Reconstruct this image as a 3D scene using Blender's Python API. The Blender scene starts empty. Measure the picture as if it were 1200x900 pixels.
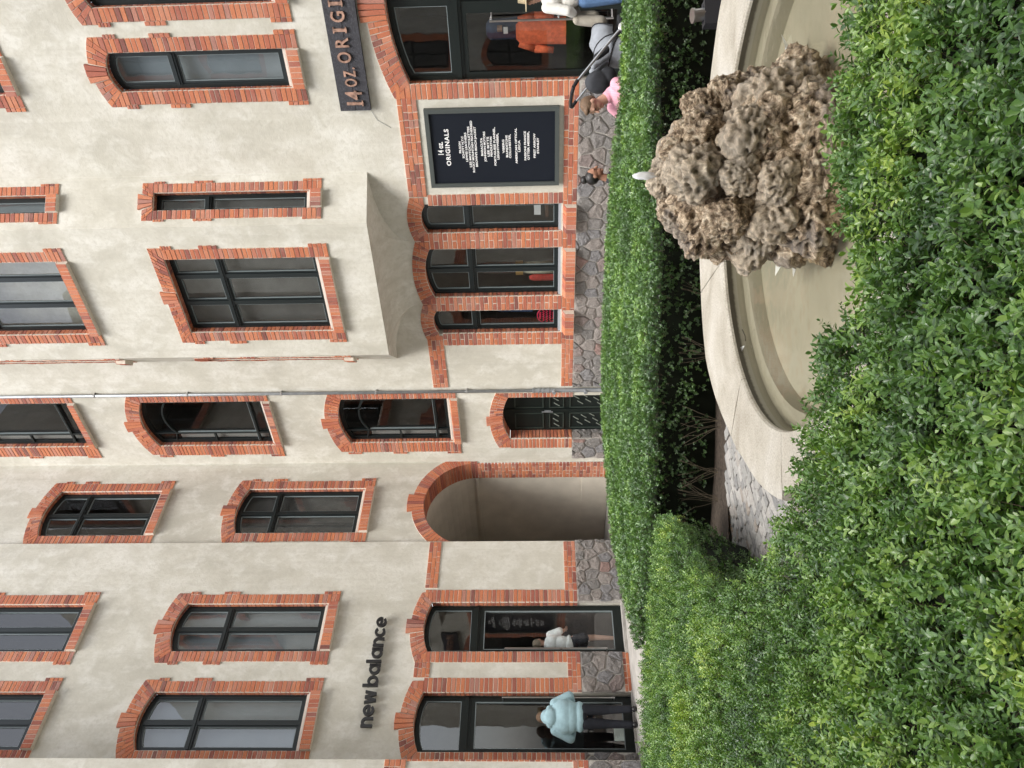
import bpy, bmesh, math, random
import numpy as np
from mathutils import Vector, Matrix, noise, geometry

random.seed(7); rng = np.random.default_rng(7)
S = bpy.context.scene
COL = S.collection

# ---------------------------------------------------------------- camera
FPX, CAMH, HV, ROLL = 930.0, 1.5, 632.3, 0.0125
pitch = math.atan((HV-600)/FPX)
fw = Vector((0, math.cos(pitch), math.sin(pitch))); r0 = Vector((1, 0, 0)); u0 = r0.cross(fw)
cr, sr = math.cos(math.atan(ROLL)), math.sin(math.atan(ROLL))
right = cr*r0 - sr*u0          # the world's right hand side, with the small tilt of the hand-held phone
down = -sr*r0 - cr*u0
cd = bpy.data.cameras.new('camera'); cam = bpy.data.objects.new('camera', cd); COL.objects.link(cam)
X = down; Y = right; Z = -fw   # the phone was held upright and the picture lies on its side
cam.matrix_world = Matrix(((X.x, Y.x, Z.x, 0), (X.y, Y.y, Z.y, 0), (X.z, Y.z, Z.z, CAMH), (0, 0, 0, 1)))
cd.sensor_width = 36; cd.lens = FPX/1200*36; cd.clip_end = 500; cd.clip_start = 0.05
S.camera = cam

# ---------------------------------------------------------------- sky, sun, exposure
SUN_EL, SUN_AZ = math.radians(62), math.radians(190)
W = bpy.data.worlds.new('World'); S.world = W; W.use_nodes = True
nt = W.node_tree; nt.nodes.clear()
sky = nt.nodes.new('ShaderNodeTexSky'); sky.sky_type = 'NISHITA'; sky.sun_disc = False
sky.sun_elevation = SUN_EL; sky.sun_rotation = SUN_AZ; sky.air_density = 1.0; sky.dust_density = 2.0
hs = nt.nodes.new('ShaderNodeHueSaturation'); hs.inputs['Saturation'].default_value = 0.30
bg = nt.nodes.new('ShaderNodeBackground'); bg.inputs['Strength'].default_value = 0.15
wo = nt.nodes.new('ShaderNodeOutputWorld')
nt.links.new(sky.outputs[0], hs.inputs['Color']); nt.links.new(hs.outputs[0], bg.inputs[0]); nt.links.new(bg.outputs[0], wo.inputs[0])
sl = bpy.data.lights.new('sun', 'SUN'); sl.energy = 1.5; sl.angle = math.radians(28); sl.color = (1, .965, .91)
so = bpy.data.objects.new('sun', sl); COL.objects.link(so)
sd = Vector((math.sin(SUN_AZ)*math.cos(SUN_EL), math.cos(SUN_AZ)*math.cos(SUN_EL), math.sin(SUN_EL)))
so.rotation_euler = sd.to_track_quat('Z', 'Y').to_euler()
S.view_settings.view_transform = 'Standard'; S.view_settings.look = 'None'
S.view_settings.exposure = 1.62; S.view_settings.gamma = 1

# ---------------------------------------------------------------- materials
def mat(name):
    m = bpy.data.materials.new(name); m.use_nodes = True
    return m, m.node_tree, m.node_tree.nodes['Principled BSDF']
def nd(t, typ, **kw):
    n = t.nodes.new(typ)
    for k, v in kw.items():
        if k in n.inputs: n.inputs[k].default_value = v
        else: setattr(n, k, v)
    return n
def ramp(t, fac, stops, interp='LINEAR'):
    r = t.nodes.new('ShaderNodeValToRGB'); r.color_ramp.interpolation = interp
    els = r.color_ramp.elements
    while len(els) < len(stops): els.new(0.5)
    for e, (p, c) in zip(els, stops): e.position = p; e.color = (*c, 1) if len(c) == 3 else c
    t.links.new(fac, r.inputs[0]); return r
def pos(t): return nd(t, 'ShaderNodeNewGeometry').outputs['Position']
def nz(t, vec, scale, detail=4, rough=.55, dist=0):
    n = nd(t, 'ShaderNodeTexNoise'); n.inputs['Scale'].default_value = scale; n.inputs['Detail'].default_value = detail
    n.inputs['Roughness'].default_value = rough; n.inputs['Distortion'].default_value = dist
    t.links.new(vec, n.inputs['Vector']); return n.outputs[0]
def bump(t, b, h, strength, dist=.01):
    n = nd(t, 'ShaderNodeBump'); n.inputs['Strength'].default_value = strength; n.inputs['Distance'].default_value = dist
    t.links.new(h, n.inputs['Height']); t.links.new(n.outputs[0], b.inputs['Normal']); return n
def mixc(t, f, a, b, blend='MIX'):
    n = t.nodes.new('ShaderNodeMix'); n.data_type = 'RGBA'; n.blend_type = blend
    for i, v in ((0, f), (6, a), (7, b)):
        if hasattr(v, 'is_linked'): t.links.new(v, n.inputs[i])
        else: n.inputs[i].default_value = v if i == 0 else (*v, 1)
    return n.outputs[2]
def mth(t, op, a, b=0.0, c=0.0):
    n = t.nodes.new('ShaderNodeMath'); n.operation = op
    for i, v in ((0, a), (1, b), (2, c)):
        if hasattr(v, 'is_linked'): t.links.new(v, n.inputs[i])
        else: n.inputs[i].default_value = v
    return n.outputs[0]
def simple(name, col, rough=.5, metal=0, spec=.5, var=0, scale=30, bmp=0):
    m, t, b = mat(name)
    b.inputs['Base Color'].default_value = (*col, 1); b.inputs['Roughness'].default_value = rough
    b.inputs['Metallic'].default_value = metal; b.inputs['Specular IOR Level'].default_value = spec
    if var or bmp:
        p = pos(t); n = nz(t, p, scale)
        if var:
            r = ramp(t, n, [(.3, tuple(c*(1-var) for c in col)), (.7, tuple(min(1, c*(1+var)) for c in col))])
            t.links.new(r.outputs[0], b.inputs['Base Color'])
        if bmp: bump(t, b, n, bmp)
    return m

def plaster_mat():
    m, t, b = mat('plaster'); p = pos(t)
    mp = nd(t, 'ShaderNodeMapping'); mp.inputs['Scale'].default_value = (1, 1, .75); t.links.new(p, mp.inputs[0])
    n1 = nz(t, mp.outputs[0], 1.1, 6, .62, .5); n2 = nz(t, mp.outputs[0], 3.0, 6, .65, .35); n3 = nz(t, p, 14, 6, .65, .4)
    a = ramp(t, n1, [(.30, (.445, .428, .368)), (.5, (.54, .522, .455)), (.68, (.635, .62, .56))])
    c = mixc(t, mth(t, 'MULTIPLY', ramp(t, n2, [(.47, (0, 0, 0)), (.66, (1, 1, 1))]).outputs[0], .62), a.outputs[0], (.70, .69, .64))
    c2 = mixc(t, mth(t, 'MULTIPLY', ramp(t, n3, [(.36, (1, 1, 1)), (.52, (0, 0, 0))]).outputs[0], .38), c, (.45, .43, .365))
    m3 = nd(t, 'ShaderNodeMapping'); m3.inputs['Scale'].default_value = (5, 5, .22); t.links.new(p, m3.inputs[0]); n4 = nz(t, m3.outputs[0], 1.6, 5, .6, .3)
    c2 = mixc(t, mth(t, 'MULTIPLY', ramp(t, n4, [(.50, (0, 0, 0)), (.72, (1, 1, 1))]).outputs[0], .30), c2, (.42, .40, .34))
    t.links.new(c2, b.inputs['Base Color']); b.inputs['Roughness'].default_value = .88
    b.inputs['Specular IOR Level'].default_value = .2
    bump(t, b, mth(t, 'ADD', n3, mth(t, 'MULTIPLY', n2, 1.5)), .35, .012)
    return m
def brick_mat():
    m, t, b = mat('brick_clay'); p = pos(t)
    isl = nd(t, 'ShaderNodeNewGeometry').outputs['Random Per Island']; ob = nd(t, 'ShaderNodeObjectInfo').outputs['Random']
    f = mth(t, 'FRACT', mth(t, 'ADD', isl, ob))
    r = ramp(t, f, [(0, (.20, .075, .06)), (.07, (.29, .095, .07)), (.16, (.38, .12, .075)), (.45, (.46, .15, .075)), (.75, (.53, .19, .09)), (.93, (.48, .20, .13)), (1, (.34, .17, .14))])
    n = nz(t, p, 60, 5, .6); n2 = nz(t, p, 2.2, 3)
    c = mixc(t, .6, r.outputs[0], ramp(t, n, [(.3, (.55, .55, .55)), (.7, (1.25, 1.2, 1.2))]).outputs[0], 'MULTIPLY')
    c = mixc(t, mth(t, 'MULTIPLY', ramp(t, n2, [(.5, (0, 0, 0)), (.75, (1, 1, 1))]).outputs[0], .28), c, (.50, .34, .28))
    t.links.new(c, b.inputs['Base Color']); b.inputs['Roughness'].default_value = .82
    bump(t, b, n, .5, .006); return m
def stone_mat():
    m, t, b = mat('plinth_stone'); p = pos(t)
    ob = nd(t, 'ShaderNodeObjectInfo').outputs['Random']
    r = ramp(t, ob, [(0, (.24, .235, .23)), (.2, (.30, .275, .26)), (.4, (.25, .25, .26)), (.55, (.32, .295, .28)), (.7, (.29, .245, .235)), (.8, (.27, .26, .255)), (.95, (.32, .22, .20)), (1, (.33, .31, .29))], 'CONSTANT')
    n = nz(t, p, 20, 9, .78, 2.0); n2 = nz(t, p, 70, 4, .7)
    c = mixc(t, .9, r.outputs[0], ramp(t, n, [(.3, (.42, .42, .44)), (.52, (1.0, .97, .95)), (.72, (1.6, 1.5, 1.45))]).outputs[0], 'MULTIPLY')
    t.links.new(c, b.inputs['Base Color']); b.inputs['Roughness'].default_value = .75
    bump(t, b, mth(t, 'ADD', n, mth(t, 'MULTIPLY', n2, .3)), 1.0, .05); return m
def glass_mat(name='glass', extra=.05, tint=(1, 1, 1), ior=1.55):
    m = bpy.data.materials.new(name); m.use_nodes = True; t = m.node_tree; t.nodes.clear()
    tr = nd(t, 'ShaderNodeBsdfTransparent'); tr.inputs[0].default_value = (*tint, 1)
    gl = nd(t, 'ShaderNodeBsdfGlossy'); gl.inputs['Roughness'].default_value = .012
    wv = nz(t, pos(t), 1.3, 2); bp = nd(t, 'ShaderNodeBump'); bp.inputs['Strength'].default_value = .06; bp.inputs['Distance'].default_value = .03
    t.links.new(wv, bp.inputs['Height']); t.links.new(bp.outputs[0], gl.inputs['Normal'])
    fr = nd(t, 'ShaderNodeFresnel'); bf = nd(t, 'ShaderNodeNewGeometry').outputs['Backfacing']
    io = t.nodes.new('ShaderNodeMix'); io.name = 'ior'; io.data_type = 'FLOAT'; io.inputs[2].default_value = ior; io.inputs[3].default_value = 1/ior
    t.links.new(bf, io.inputs[0]); t.links.new(io.outputs[0], fr.inputs[0])      # the same reflection whichever side of the sheet faces us
    f = mth(t, 'MINIMUM', mth(t, 'ADD', mth(t, 'MULTIPLY', fr.outputs[0], 1.15), extra), 1.0)
    mx = nd(t, 'ShaderNodeMixShader'); o = nd(t, 'ShaderNodeOutputMaterial')
    t.links.new(f, mx.inputs[0]); t.links.new(tr.outputs[0], mx.inputs[1]); t.links.new(gl.outputs[0], mx.inputs[2]); t.links.new(mx.outputs[0], o.inputs[0])
    return m
M = {}
M['plaster'] = plaster_mat(); M['brick'] = brick_mat(); M['stone'] = stone_mat(); M['glass'] = glass_mat(extra=.06, tint=(.88, .91, .91))
M['glass_dim'] = glass_mat('glass_dim', extra=.02, tint=(.88, .91, .91), ior=1.45)
M['mortar'] = simple('mortar', (.66, .60, .51), .9, var=.12, scale=40, bmp=.3)
M['darkmortar'] = simple('plinth_mortar', (.40, .38, .35), .95, var=.2, scale=25, bmp=.6)
M['frame'] = simple('window_paint', (.009, .014, .015), .36, spec=.4)
M['framegreen'] = simple('shopfront_paint', (.007, .011, .010), .45, spec=.3)
M['bead'] = simple('glazing_gasket', (.20, .24, .25), .35)
M['sillwhite'] = simple('sill_lime', (.62, .55, .50), .85, var=.1)
M['black'] = simple('black_paint', (.010, .010, .011), .45)
M['lettering_black'] = simple('black_letter', (.012, .012, .013), .35)
M['steel'] = simple('brushed_steel', (.62, .62, .62), .28, 1)
M['zinc'] = simple('zinc_pipe', (.30, .32, .34), .45, .55, var=.15, scale=8)
M['board'] = simple('board_face', (.007, .010, .017), .6, spec=.2)
M['boardframe'] = simple('board_frame', (.055, .065, .062), .55)
M['white'] = simple('white_print', (.8, .8, .8), .6)
M['interior'] = simple('shop_interior', (.085, .075, .07), .8, var=.3, scale=2)
M['interior_light'] = simple('room_wall', (.22, .21, .2), .9)
M['blind'] = simple('grey_blind', (.22, .25, .275), .9, var=.1, scale=1.5)
M['blindwarm'] = simple('grey_curtain', (.085, .083, .08), .9, var=.25, scale=3)
M['earth'] = simple('earth', (.060, .045, .033), .95, var=.5, scale=35, bmp=1)
M['paving'] = simple('paving', (.36, .345, .32), .85, var=.18, scale=6, bmp=.3)
M['tunnel'] = simple('passage_plaster', (.54, .50, .43), .9, var=.12, scale=2)

# ---------------------------------------------------------------- object helpers
def tag(o, label=None, cat=None, group=None, kind=None):
    if label: o['label'] = label
    if cat: o['category'] = cat
    if group: o['group'] = group
    if kind: o['kind'] = kind
    return o
def empty(name, loc=(0, 0, 0)):
    o = bpy.data.objects.new(name, None); COL.objects.link(o); o.location = loc; o.empty_display_size = .2; return o
WM = {}
def attach(o, parent):
    """parent an object whose own matrix is its place in the world"""
    wm = WM.get(parent.name)
    if wm is None: wm = Matrix.Translation(parent.location)
    o.parent = parent; o.matrix_parent_inverse = wm.inverted(); WM[o.name] = o.matrix_basis.copy()
class MB:
    def __init__(s): s.v = []; s.f = []; s.sm = False
    def add(s, vs, fs):
        k = len(s.v); s.v += [tuple(v) for v in vs]; s.f += [tuple(i+k for i in f) for f in fs]; return s
    def prism(s, fr, pts, o0, o1):
        n = len(pts); vs = [fr.P(a, b, o0) for a, b in pts]+[fr.P(a, b, o1) for a, b in pts]
        fs = [tuple(range(n))[::-1], tuple(range(n, 2*n))]+[(i, (i+1) % n, n+(i+1) % n, n+i) for i in range(n)]
        return s.add(vs, fs)
    def box(s, fr, s0, s1, z0, z1, o0, o1): return s.prism(fr, [(s0, z0), (s1, z0), (s1, z1), (s0, z1)], o0, o1)
    def cyl(s, a, b, r, r2=None, n=10, caps=True):
        a = Vector(a); b = Vector(b); r2 = r if r2 is None else r2
        q = (b-a).to_track_quat('Z', 'Y'); vs = []
        for p, rr in ((a, r), (b, r2)):
            for i in range(n):
                t = 2*math.pi*i/n; vs.append(p+q @ Vector((rr*math.cos(t), rr*math.sin(t), 0)))
        fs = [(i, (i+1) % n, n+(i+1) % n, n+i) for i in range(n)]
        if caps: fs += [tuple(range(n))[::-1], tuple(range(n, 2*n))]
        return s.add(vs, fs)
    def tube(s, pts, r, n=8):
        for a, b in zip(pts[:-1], pts[1:]): s.cyl(a, b, r, n=n)
        return s
    def mesh(s, name):
        me = bpy.data.meshes.new(name); me.from_pydata(s.v, [], s.f)
        bm = bmesh.new(); bm.from_mesh(me); bmesh.ops.recalc_face_normals(bm, faces=bm.faces); bm.to_mesh(me); bm.free()
        return me
    def build(s, name, m, parent=None, smooth=False):
        me = s.mesh(name); me.materials.append(m)
        if smooth:
            for p in me.polygons: p.use_smooth = True
        o = bpy.data.objects.new(name, me); COL.objects.link(o)
        if parent is not None: attach(o, parent)
        return o
class FR:
    """a facade plane: s runs along it, z up, o out of it"""
    def __init__(s, O, d, n, sgn=1): s.O = Vector(O); s.d = Vector(d).normalized(); s.n = Vector(n).normalized()
    def P(s, a, z, o=0): return s.O+s.d*a+s.n*o+Vector((0, 0, z))
K = Vector((-1.75617, 17.94265, 0))
dA = Vector((.693469, .720486, 0)); nA = Vector((.720486, -.693469, 0))
dD = Vector((.75471, -.656059, 0)); nD = Vector((-.656059, -.75471, 0))
FA = FR(K, -dA, nA)                 # left wing, s grows to the left and nearer
FAp = FR(K+nA*.07, -dA, nA)         # its part that stands slightly proud
FF = FR(K+nA*1.0, -dA, nA)          # the projecting end of the left wing
FD = FR(K, dD, nD)                  # right wing, s grows to the right and nearer
OR_P1, OR_P2, OR_OFF, OR_W1, OR_W2, OR_Z = 3.68, 6.5, .66, 3.05, 7.10, 4.36
FO = FR(K+nD*OR_OFF, dD, nD)
P2 = FD.P(OR_P2, 0, OR_OFF); W2 = FD.P(OR_W2, 0, 0); eN = (W2-P2).normalized(); nN = Vector((-eN.y, eN.x, 0))
if nN.dot(Vector((0, 0, 0))-P2) < 0: nN = -nN
FN = FR(P2, eN, nN)
P1 = FD.P(OR_P1, 0, OR_OFF); W1 = FD.P(OR_W1, 0, 0); eM = (P1-W1).normalized(); nM = Vector((-eM.y, eM.x, 0))
if nM.dot(nD) < 0: nM = -nM
FM = FR(W1, eM, nM)
TOP = 15.0

# ---------------------------------------------------------------- bricks
class Wing:
    def __init__(s, root): s.root = root; s.bricks = []; s.mort = MB()
    def brick(s, fr, cs, cz, w, h, o0=-.06, o1=.02, ang=0):
        o1 = o1+random.uniform(-.003, .004)
        s.bricks.append((fr, cs, cz, w, h, o0, o1, ang))
    def quad(s, fr, pts, o0=-.06, o1=.02):
        s.bricks.append((fr, pts, o0, o1+random.uniform(-.002, .003)))
    def mortar(s, fr, s0, s1, z0, z1, o1=.011): s.mort.box(fr, s0, s1, z0, z1, -.02, o1+random.uniform(0, .0015))
G = .0115
def jamb(w, fr, s0, s1, z0, z1, ch=.082, o0=-.06, inner=None, deep=.0, split=False, run=False):
    """stack of courses; run: laid stretchers across a wide band"""
    n = max(1, round((z1-z0)/ch)); ch = (z1-z0)/n
    w.mortar(fr, s0, s1, z0, z1)
    for i in range(n):
        zc = z0+ch*(i+.5); L = s1-s0
        if run:
            bl = .25; k = s0-(bl*.5 if i % 2 else 0)-random.uniform(0, .03)
            while k < s1-.02:
                a = max(k, s0); b = min(k+bl, s1)
                if b-a > .03:
                    if random.random() < .18 and b-a > .2:
                        mid = (a+b)/2; w.brick(fr, (a+mid)/2, zc, mid-a-G, ch-G, o0); w.brick(fr, (mid+b)/2, zc, b-mid-G, ch-G, o0)
                    else: w.brick(fr, (a+b)/2, zc, b-a-G, ch-G, o0)
                k += bl
        elif split and i % 2:
            c = s0+L*(.5 if L < .36 else .5); 
            w.brick(fr, (s0+c)/2, zc, c-s0-G, ch-G, o0); w.brick(fr, (c+s1)/2, zc, s1-c-G, ch-G, o0)
        elif split and L > .36:
            c = s0+L*.67; w.brick(fr, (s0+c)/2, zc, c-s0-G, ch-G, o0); w.brick(fr, (c+s1)/2, zc, s1-c-G, ch-G, o0)
        else: w.brick(fr, (s0+s1)/2, zc, L-G*.4, ch-G*(.9 if z0 > 4 else 1.25), o0)
def arc_geo(s0, s1, z, rise):
    w = s1-s0; R = (w*w/4+rise*rise)/(2*rise); return (s0+s1)/2, z+rise-R, R, math.asin(w/2/R) if w/2 < R else math.pi/2
def arc_pts(s0, s1, z, rise, n=12, extra=0):
    if rise <= 0: return [(s0, z), (s1, z)]
    cx, cz, R, a = arc_geo(s0, s1, z, rise)
    return [(cx+(R+extra)*math.sin(t), cz+(R+extra)*math.cos(t)) for t in [-a+2*a*i/n for i in range(n+1)]]
def shrink(p0, p1, p2, p3, g):
    """quad inner-left, inner-right, outer-right, outer-left pulled in by half a joint"""
    def mv(p, q, d):
        L = math.hypot(q[0]-p[0], q[1]-p[1]) or 1; return (p[0]+(q[0]-p[0])*d/L, p[1]+(q[1]-p[1])*d/L)
    h = g/2
    a, b = mv(p0, p1, h), mv(p1, p0, h); c, d = mv(p2, p3, h), mv(p3, p2, h)
    return [mv(a, d, h*.6), mv(b, c, h*.6), mv(c, b, h*.6), mv(d, a, h*.6)]
def arch_pts(s0, s1, z, rise, n):
    if rise <= 0: return [(s0+(s1-s0)*i/n, z) for i in range(n+1)]
    return arc_pts(s0, s1, z, rise, n)
def lerp2(p, q, t): return (p[0]+(q[0]-p[0])*t, p[1]+(q[1]-p[1])*t)
def arch(w, fr, s0, s1, z, rise, e, c, orise, key=3, keyh=.09, o0=-.12, two=False, g=.010, er=None, cr_=None):
    """arch of tapering bricks between the opening's head and a flatter outer line; e sideways and c upwards give its outer corners"""
    er = e if er is None else er; n = max(3, round(((s1-s0)+(e+er)*.5)/.080)); n += 1-n % 2
    inn = arch_pts(s0, s1, z, rise, n); out = arch_pts(s0-e, s1+er, z+c, orise, n)
    for i in range(n):
        w.mort.prism(fr, [inn[i], inn[i+1], out[i+1], out[i]], -.02, .011)
        isk = key and abs(i-(n-1)/2) <= key/2
        a, b, cc, d = inn[i], inn[i+1], out[i+1], out[i]
        if isk:
            u = (0, keyh); cc = (cc[0], cc[1]+keyh); d = (d[0], d[1]+keyh); w.quad(fr, shrink(a, b, cc, d, g), o0, .042)
        elif two:
            t = .5 if i % 2 else .68; m1, m2 = lerp2(a, d, t), lerp2(b, cc, t)
            w.quad(fr, shrink(a, b, m2, m1, g), o0, .021); w.quad(fr, shrink(m1, m2, cc, d, g), -.05, .021)
        else: w.quad(fr, shrink(a, b, cc, d, g), o0, .021)
    for sgn, x0, ee in ((-1, s0, e), (1, s1, er)):        # jamb courses cut to the slope of the springing
        k = max(1, round(c/.078))
        for i in range(k):
            za, zb = z+c*i/k, z+c*(i+1)/k; xa, xb = x0+sgn*ee*i/k, x0+sgn*ee*(i+1)/k; xe = x0+sgn*ee
            if i < k-1 or True:
                q = [(xa, za), (xe, za), (xe, zb), (xb, zb)] if sgn > 0 else [(xe, za), (xa, za), (xb, zb), (xe, zb)]
                q2 = [(p_[0]+(.004 if p_[0] < (q[0][0]+q[1][0])/2 else -.004), p_[1]+(.004 if p_[1] == za else -.004)) for p_ in q]
                w.quad(fr, q2, -.04, .02)
        pts = [(x0, z), (x0+sgn*ee, z), (x0+sgn*ee, z+c)]; w.mort.prism(fr, pts if sgn > 0 else pts[::-1], -.02, .0105)
def ring(w, fr, cx, cz, R, th, key=5, keyh=.1, o0=-.5, g=.010):
    n = round(math.pi*(R+th/2)/.080); n += 1-n % 2; P = lambda r, i: (cx-r*math.cos(math.pi*i/n), cz+r*math.sin(math.pi*i/n))
    for i in range(n): w.mort.add([fr.P(*P(R+.014, i), 0), fr.P(*P(R+.014, i+1), 0), fr.P(*P(R+.014, i+1), -.5), fr.P(*P(R+.014, i), -.5)], [(0, 1, 2, 3)])
    for i in range(n):
        k = keyh if abs(i-(n-1)/2) <= key/2 else 0
        w.mort.prism(fr, [P(R+.01, i), P(R+.01, i+1), P(R+th, i+1), P(R+th, i)], -.02, .011)
        w.quad(fr, shrink(P(R, i), P(R, i+1), P(R+th+k, i+1), P(R+th+k, i), g), o0, .042 if k else .021)
def surround(w, fr, s0, s1, z0, zt, rise, jw=.24, th=.27, tooth=.06, sill=True, trans=None, cutl=None, flat=False, deep=-.12):
    """brick surround of an upper window: toothed jambs, arched or flat head, sloping brick sill"""
    zb = z0-.26
    for sd, (a, b) in (('l', (s0-jw, s0)), ('r', (s1, s1+jw))):
        jamb(w, fr, a, b, zb, zt, o0=deep)
        for (za, zc) in ((zb, zb+.33), ((trans or (z0+zt)/2)-.12, (trans or (z0+zt)/2)+.21), (zt-.20, zt)):
            n = 4; ch = (zc-za)/n
            aa, bb = (a-tooth, a) if sd == 'l' else (b, b+tooth)
            w.mortar(fr, aa, bb, za, zc)
            for i in range(n): w.brick(fr, (aa+bb)/2, za+ch*(i+.5), bb-aa, ch-G, -.02, .024)
    e_ = jw+tooth*.5
    arch(w, fr, s0, s1, zt, 0 if flat else rise, e_, th-.005, .0 if flat else rise+.03, key=3, keyh=.065, o0=deep, two=True)
    if sill: brick_sill(w, fr, s0, s1, z0, .09, .14)
def brick_sill(w, fr, s0, s1, z0, out=.12, drop=.16, low=.26):
    """sloping row of headers under a window, each with its own joint"""
    n = round((s1-s0)/.08); mb = MB()
    prof = [(-.10, z0-.02), (out, z0-drop*.62), (out+.004, z0-low), (-.02, z0-low)]
    for i in range(n):
        a = s0+(s1-s0)*i/n+.005; b = s0+(s1-s0)*(i+1)/n-.005; j = random.uniform(-.004, .004)
        vs = [fr.P(a, z, o+j) for o, z in prof]+[fr.P(b, z, o+j) for o, z in prof]
        mb.add(vs, [(0, 1, 2, 3), (7, 6, 5, 4)]+[(k, (k+1) % 4, 4+(k+1) % 4, 4+k) for k in range(4)])
    tag(mb.build('sill_bricks', M['brick'], w.root), kind='stuff')
    mb = MB(); vs = [fr.P(a, z-.008, o-.008) for a in (s0+.002, s1-.002) for o, z in prof]
    mb.add(vs, [(0, 1, 2, 3), (7, 6, 5, 4)]+[(k, (k+1) % 4, 4+(k+1) % 4, 4+k) for k in range(4)]); mb.build('sill_mortar', M['mortar'], w.root)
def sill_strip(fr, s0, s1, z0, win):
    m = MB(); m.prism(fr, [(s0, z0-.058), (s1, z0-.058), (s1, z0-.045), (s0, z0-.045)], -.02, .088)
    m.v = []; m.f = []; m.prism(fr, [(s0, z0-.022), (s1, z0-.022), (s1, z0+.012), (s0, z0+.012)], -.10, -.055)
    return m.build('sill', M['sillwhite'], win)

# ---------------------------------------------------------------- windows
def strip_arc(mb, fr, s0, s1, z, rise, th, o0, o1, n=12):
    """bar that follows the head of an opening, th measured inwards"""
    if rise <= 0: mb.box(fr, s0, s1, z-th, z, o0, o1); return
    a = arc_pts(s0, s1, z, rise, n); b = arc_pts(s0, s1, z, rise, n, -th)
    for i in range(n): mb.prism(fr, [b[i], b[i+1], a[i+1], a[i]], o0, o1)
def head_z(s0, s1, z, rise, s):
    if rise <= 0: return z
    cx, cz, R, a = arc_geo(s0, s1, z, rise); return cz+math.sqrt(max(R*R-(s-cx)**2, 0))
def window(fr, s0, s1, z0, zt, rise, parent, cols=(.5,), trans=None, fw_=.065, oF=-.10, mname='frame', room=None, name='window', tcols=None, depth=.06, bead=True, low=None, glass='glass'):
    """frame with mullions and a transom, one glass per field. returns the frame object"""
    fm = MB(); m0 = M[mname]
    fm.box(fr, s0, s0+fw_, z0, zt, oF-depth, oF); fm.box(fr, s1-fw_, s1, z0, zt, oF-depth, oF)
    fm.box(fr, s0+fw_, s1-fw_, z0, z0+fw_*1.05, oF-depth, oF)
    strip_arc(fm, fr, s0, s1, zt, rise, fw_, oF-depth, oF-.001)
    win = fm.build(name, m0, parent)
    rows = []
    if trans: rows = [(z0+fw_, trans-.04, cols), (trans+.04, None, tcols if tcols is not None else cols)]
    else: rows = [(z0+fw_, None, cols)]
    if low: rows = [(z0+fw_, low-.03, cols), (low+.03, trans-.04, cols), (trans+.04, None, cols)]
    if trans:
        b = MB(); b.box(fr, s0+fw_*.9, s1-fw_*.9, trans-.045, trans+.045, oF-depth, oF+.012); b.box(fr, s0+fw_*.9, s1-fw_*.9, trans-.012, trans+.012, oF+.01, oF+.03); b.build('transom', m0, win)
    if low:
        b = MB(); b.box(fr, s0+fw_*.9, s1-fw_*.9, low-.03, low+.03, oF-depth, oF+.008); b.build('glazing_bar', m0, win)
    for (za, zb, cc) in rows:
        edges = [s0+fw_]+[s0+(s1-s0)*c for c in cc]+[s1-fw_]
        for c in cc:
            x = s0+(s1-s0)*c; hz = zb if zb else head_z(s0, s1, zt, rise, x)-fw_*.8
            b = MB(); b.box(fr, x-.036, x+.036, za-.01, hz, oF-depth-.002, oF+.006); b.build('mullion', m0, win)
        for i in range(len(edges)-1):
            a, b_ = edges[i]+(.03 if i else 0), edges[i+1]-(.03 if i < len(edges)-2 else 0)
            sw = .035                                    # casement stile
            if zb: poly_o = [(a, za), (b_, za), (b_, zb), (a, zb)]
            else:
                k = 6; top = [(a+(b_-a)*j/k, head_z(s0, s1, zt, rise, a+(b_-a)*j/k)-fw_) for j in range(k, -1, -1)]
                poly_o = [(a, za), (b_, za)]+top
            cxp = sum(p[0] for p in poly_o)/len(poly_o); hh = max(p[1] for p in poly_o)-za
            def inset(poly, d):
                out = []
                zz = [p[1] for p in poly]; mz = (max(zz)+za)/2
                for p in poly:
                    px = p[0]+(d if p[0] < a+1e-6 else (-d if p[0] > b_-1e-6 else 0))
                    pz = p[1]+(d if p[1] <= za+1e-6 else -d); out.append((px, pz))
                return out
            inn = inset(poly_o, sw); inn2 = inset(poly_o, sw+.010)
            st = MB(); n = len(poly_o)
            for j in range(n):
                q = (j+1) % n; st.prism(fr, [poly_o[j], poly_o[q], inn[q], inn[j]], oF-depth+.005, oF-.012)
            st.build('casement', m0, win)
            if bead:
                bd = MB()
                for j in range(n):
                    q = (j+1) % n; bd.prism(fr, [inn[j], inn[q], inn2[q], inn2[j]], oF-depth+.012, oF-.02)
                bd.build('gasket', M['bead'], win)
            g = MB(); g.add([fr.P(x, z, oF-depth+.018) for x, z in inn], [tuple(range(n))]); g.build('pane', M[glass], win)
    if room:
        # room behind: side walls, ceiling, back
        rm = MB(); d0 = oF-depth-.10 if room in ('blind', 'blindwarm') else -1.6
        zz = zt+rise
        if room in ('blind', 'blindwarm'):
            rm.add([fr.P(s0, z0, d0), fr.P(s1, z0, d0), fr.P(s1, zz, d0), fr.P(s0, zz, d0)], [(0, 1, 2, 3)])
            # folds
            rm.build('blind', M[room], win)
            d1 = d0
        else:
            rr = MB()
            A = [fr.P(s0-.3, z0-.3, -.17), fr.P(s1+.3, z0-.3, -.17), fr.P(s1+.3, zz+.2, -.17), fr.P(s0-.3, zz+.2, -.17)]
            B = [p-fr.n*1.8 for p in A]
            rr.add(A+B, [(0, 1, 5, 4), (1, 2, 6, 5), (2, 3, 7, 6), (3, 0, 4, 7), (4, 5, 6, 7)]); rr.build('room', M['interior' if room == 'dark' else 'interior_light'], win)
    return win
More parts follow.
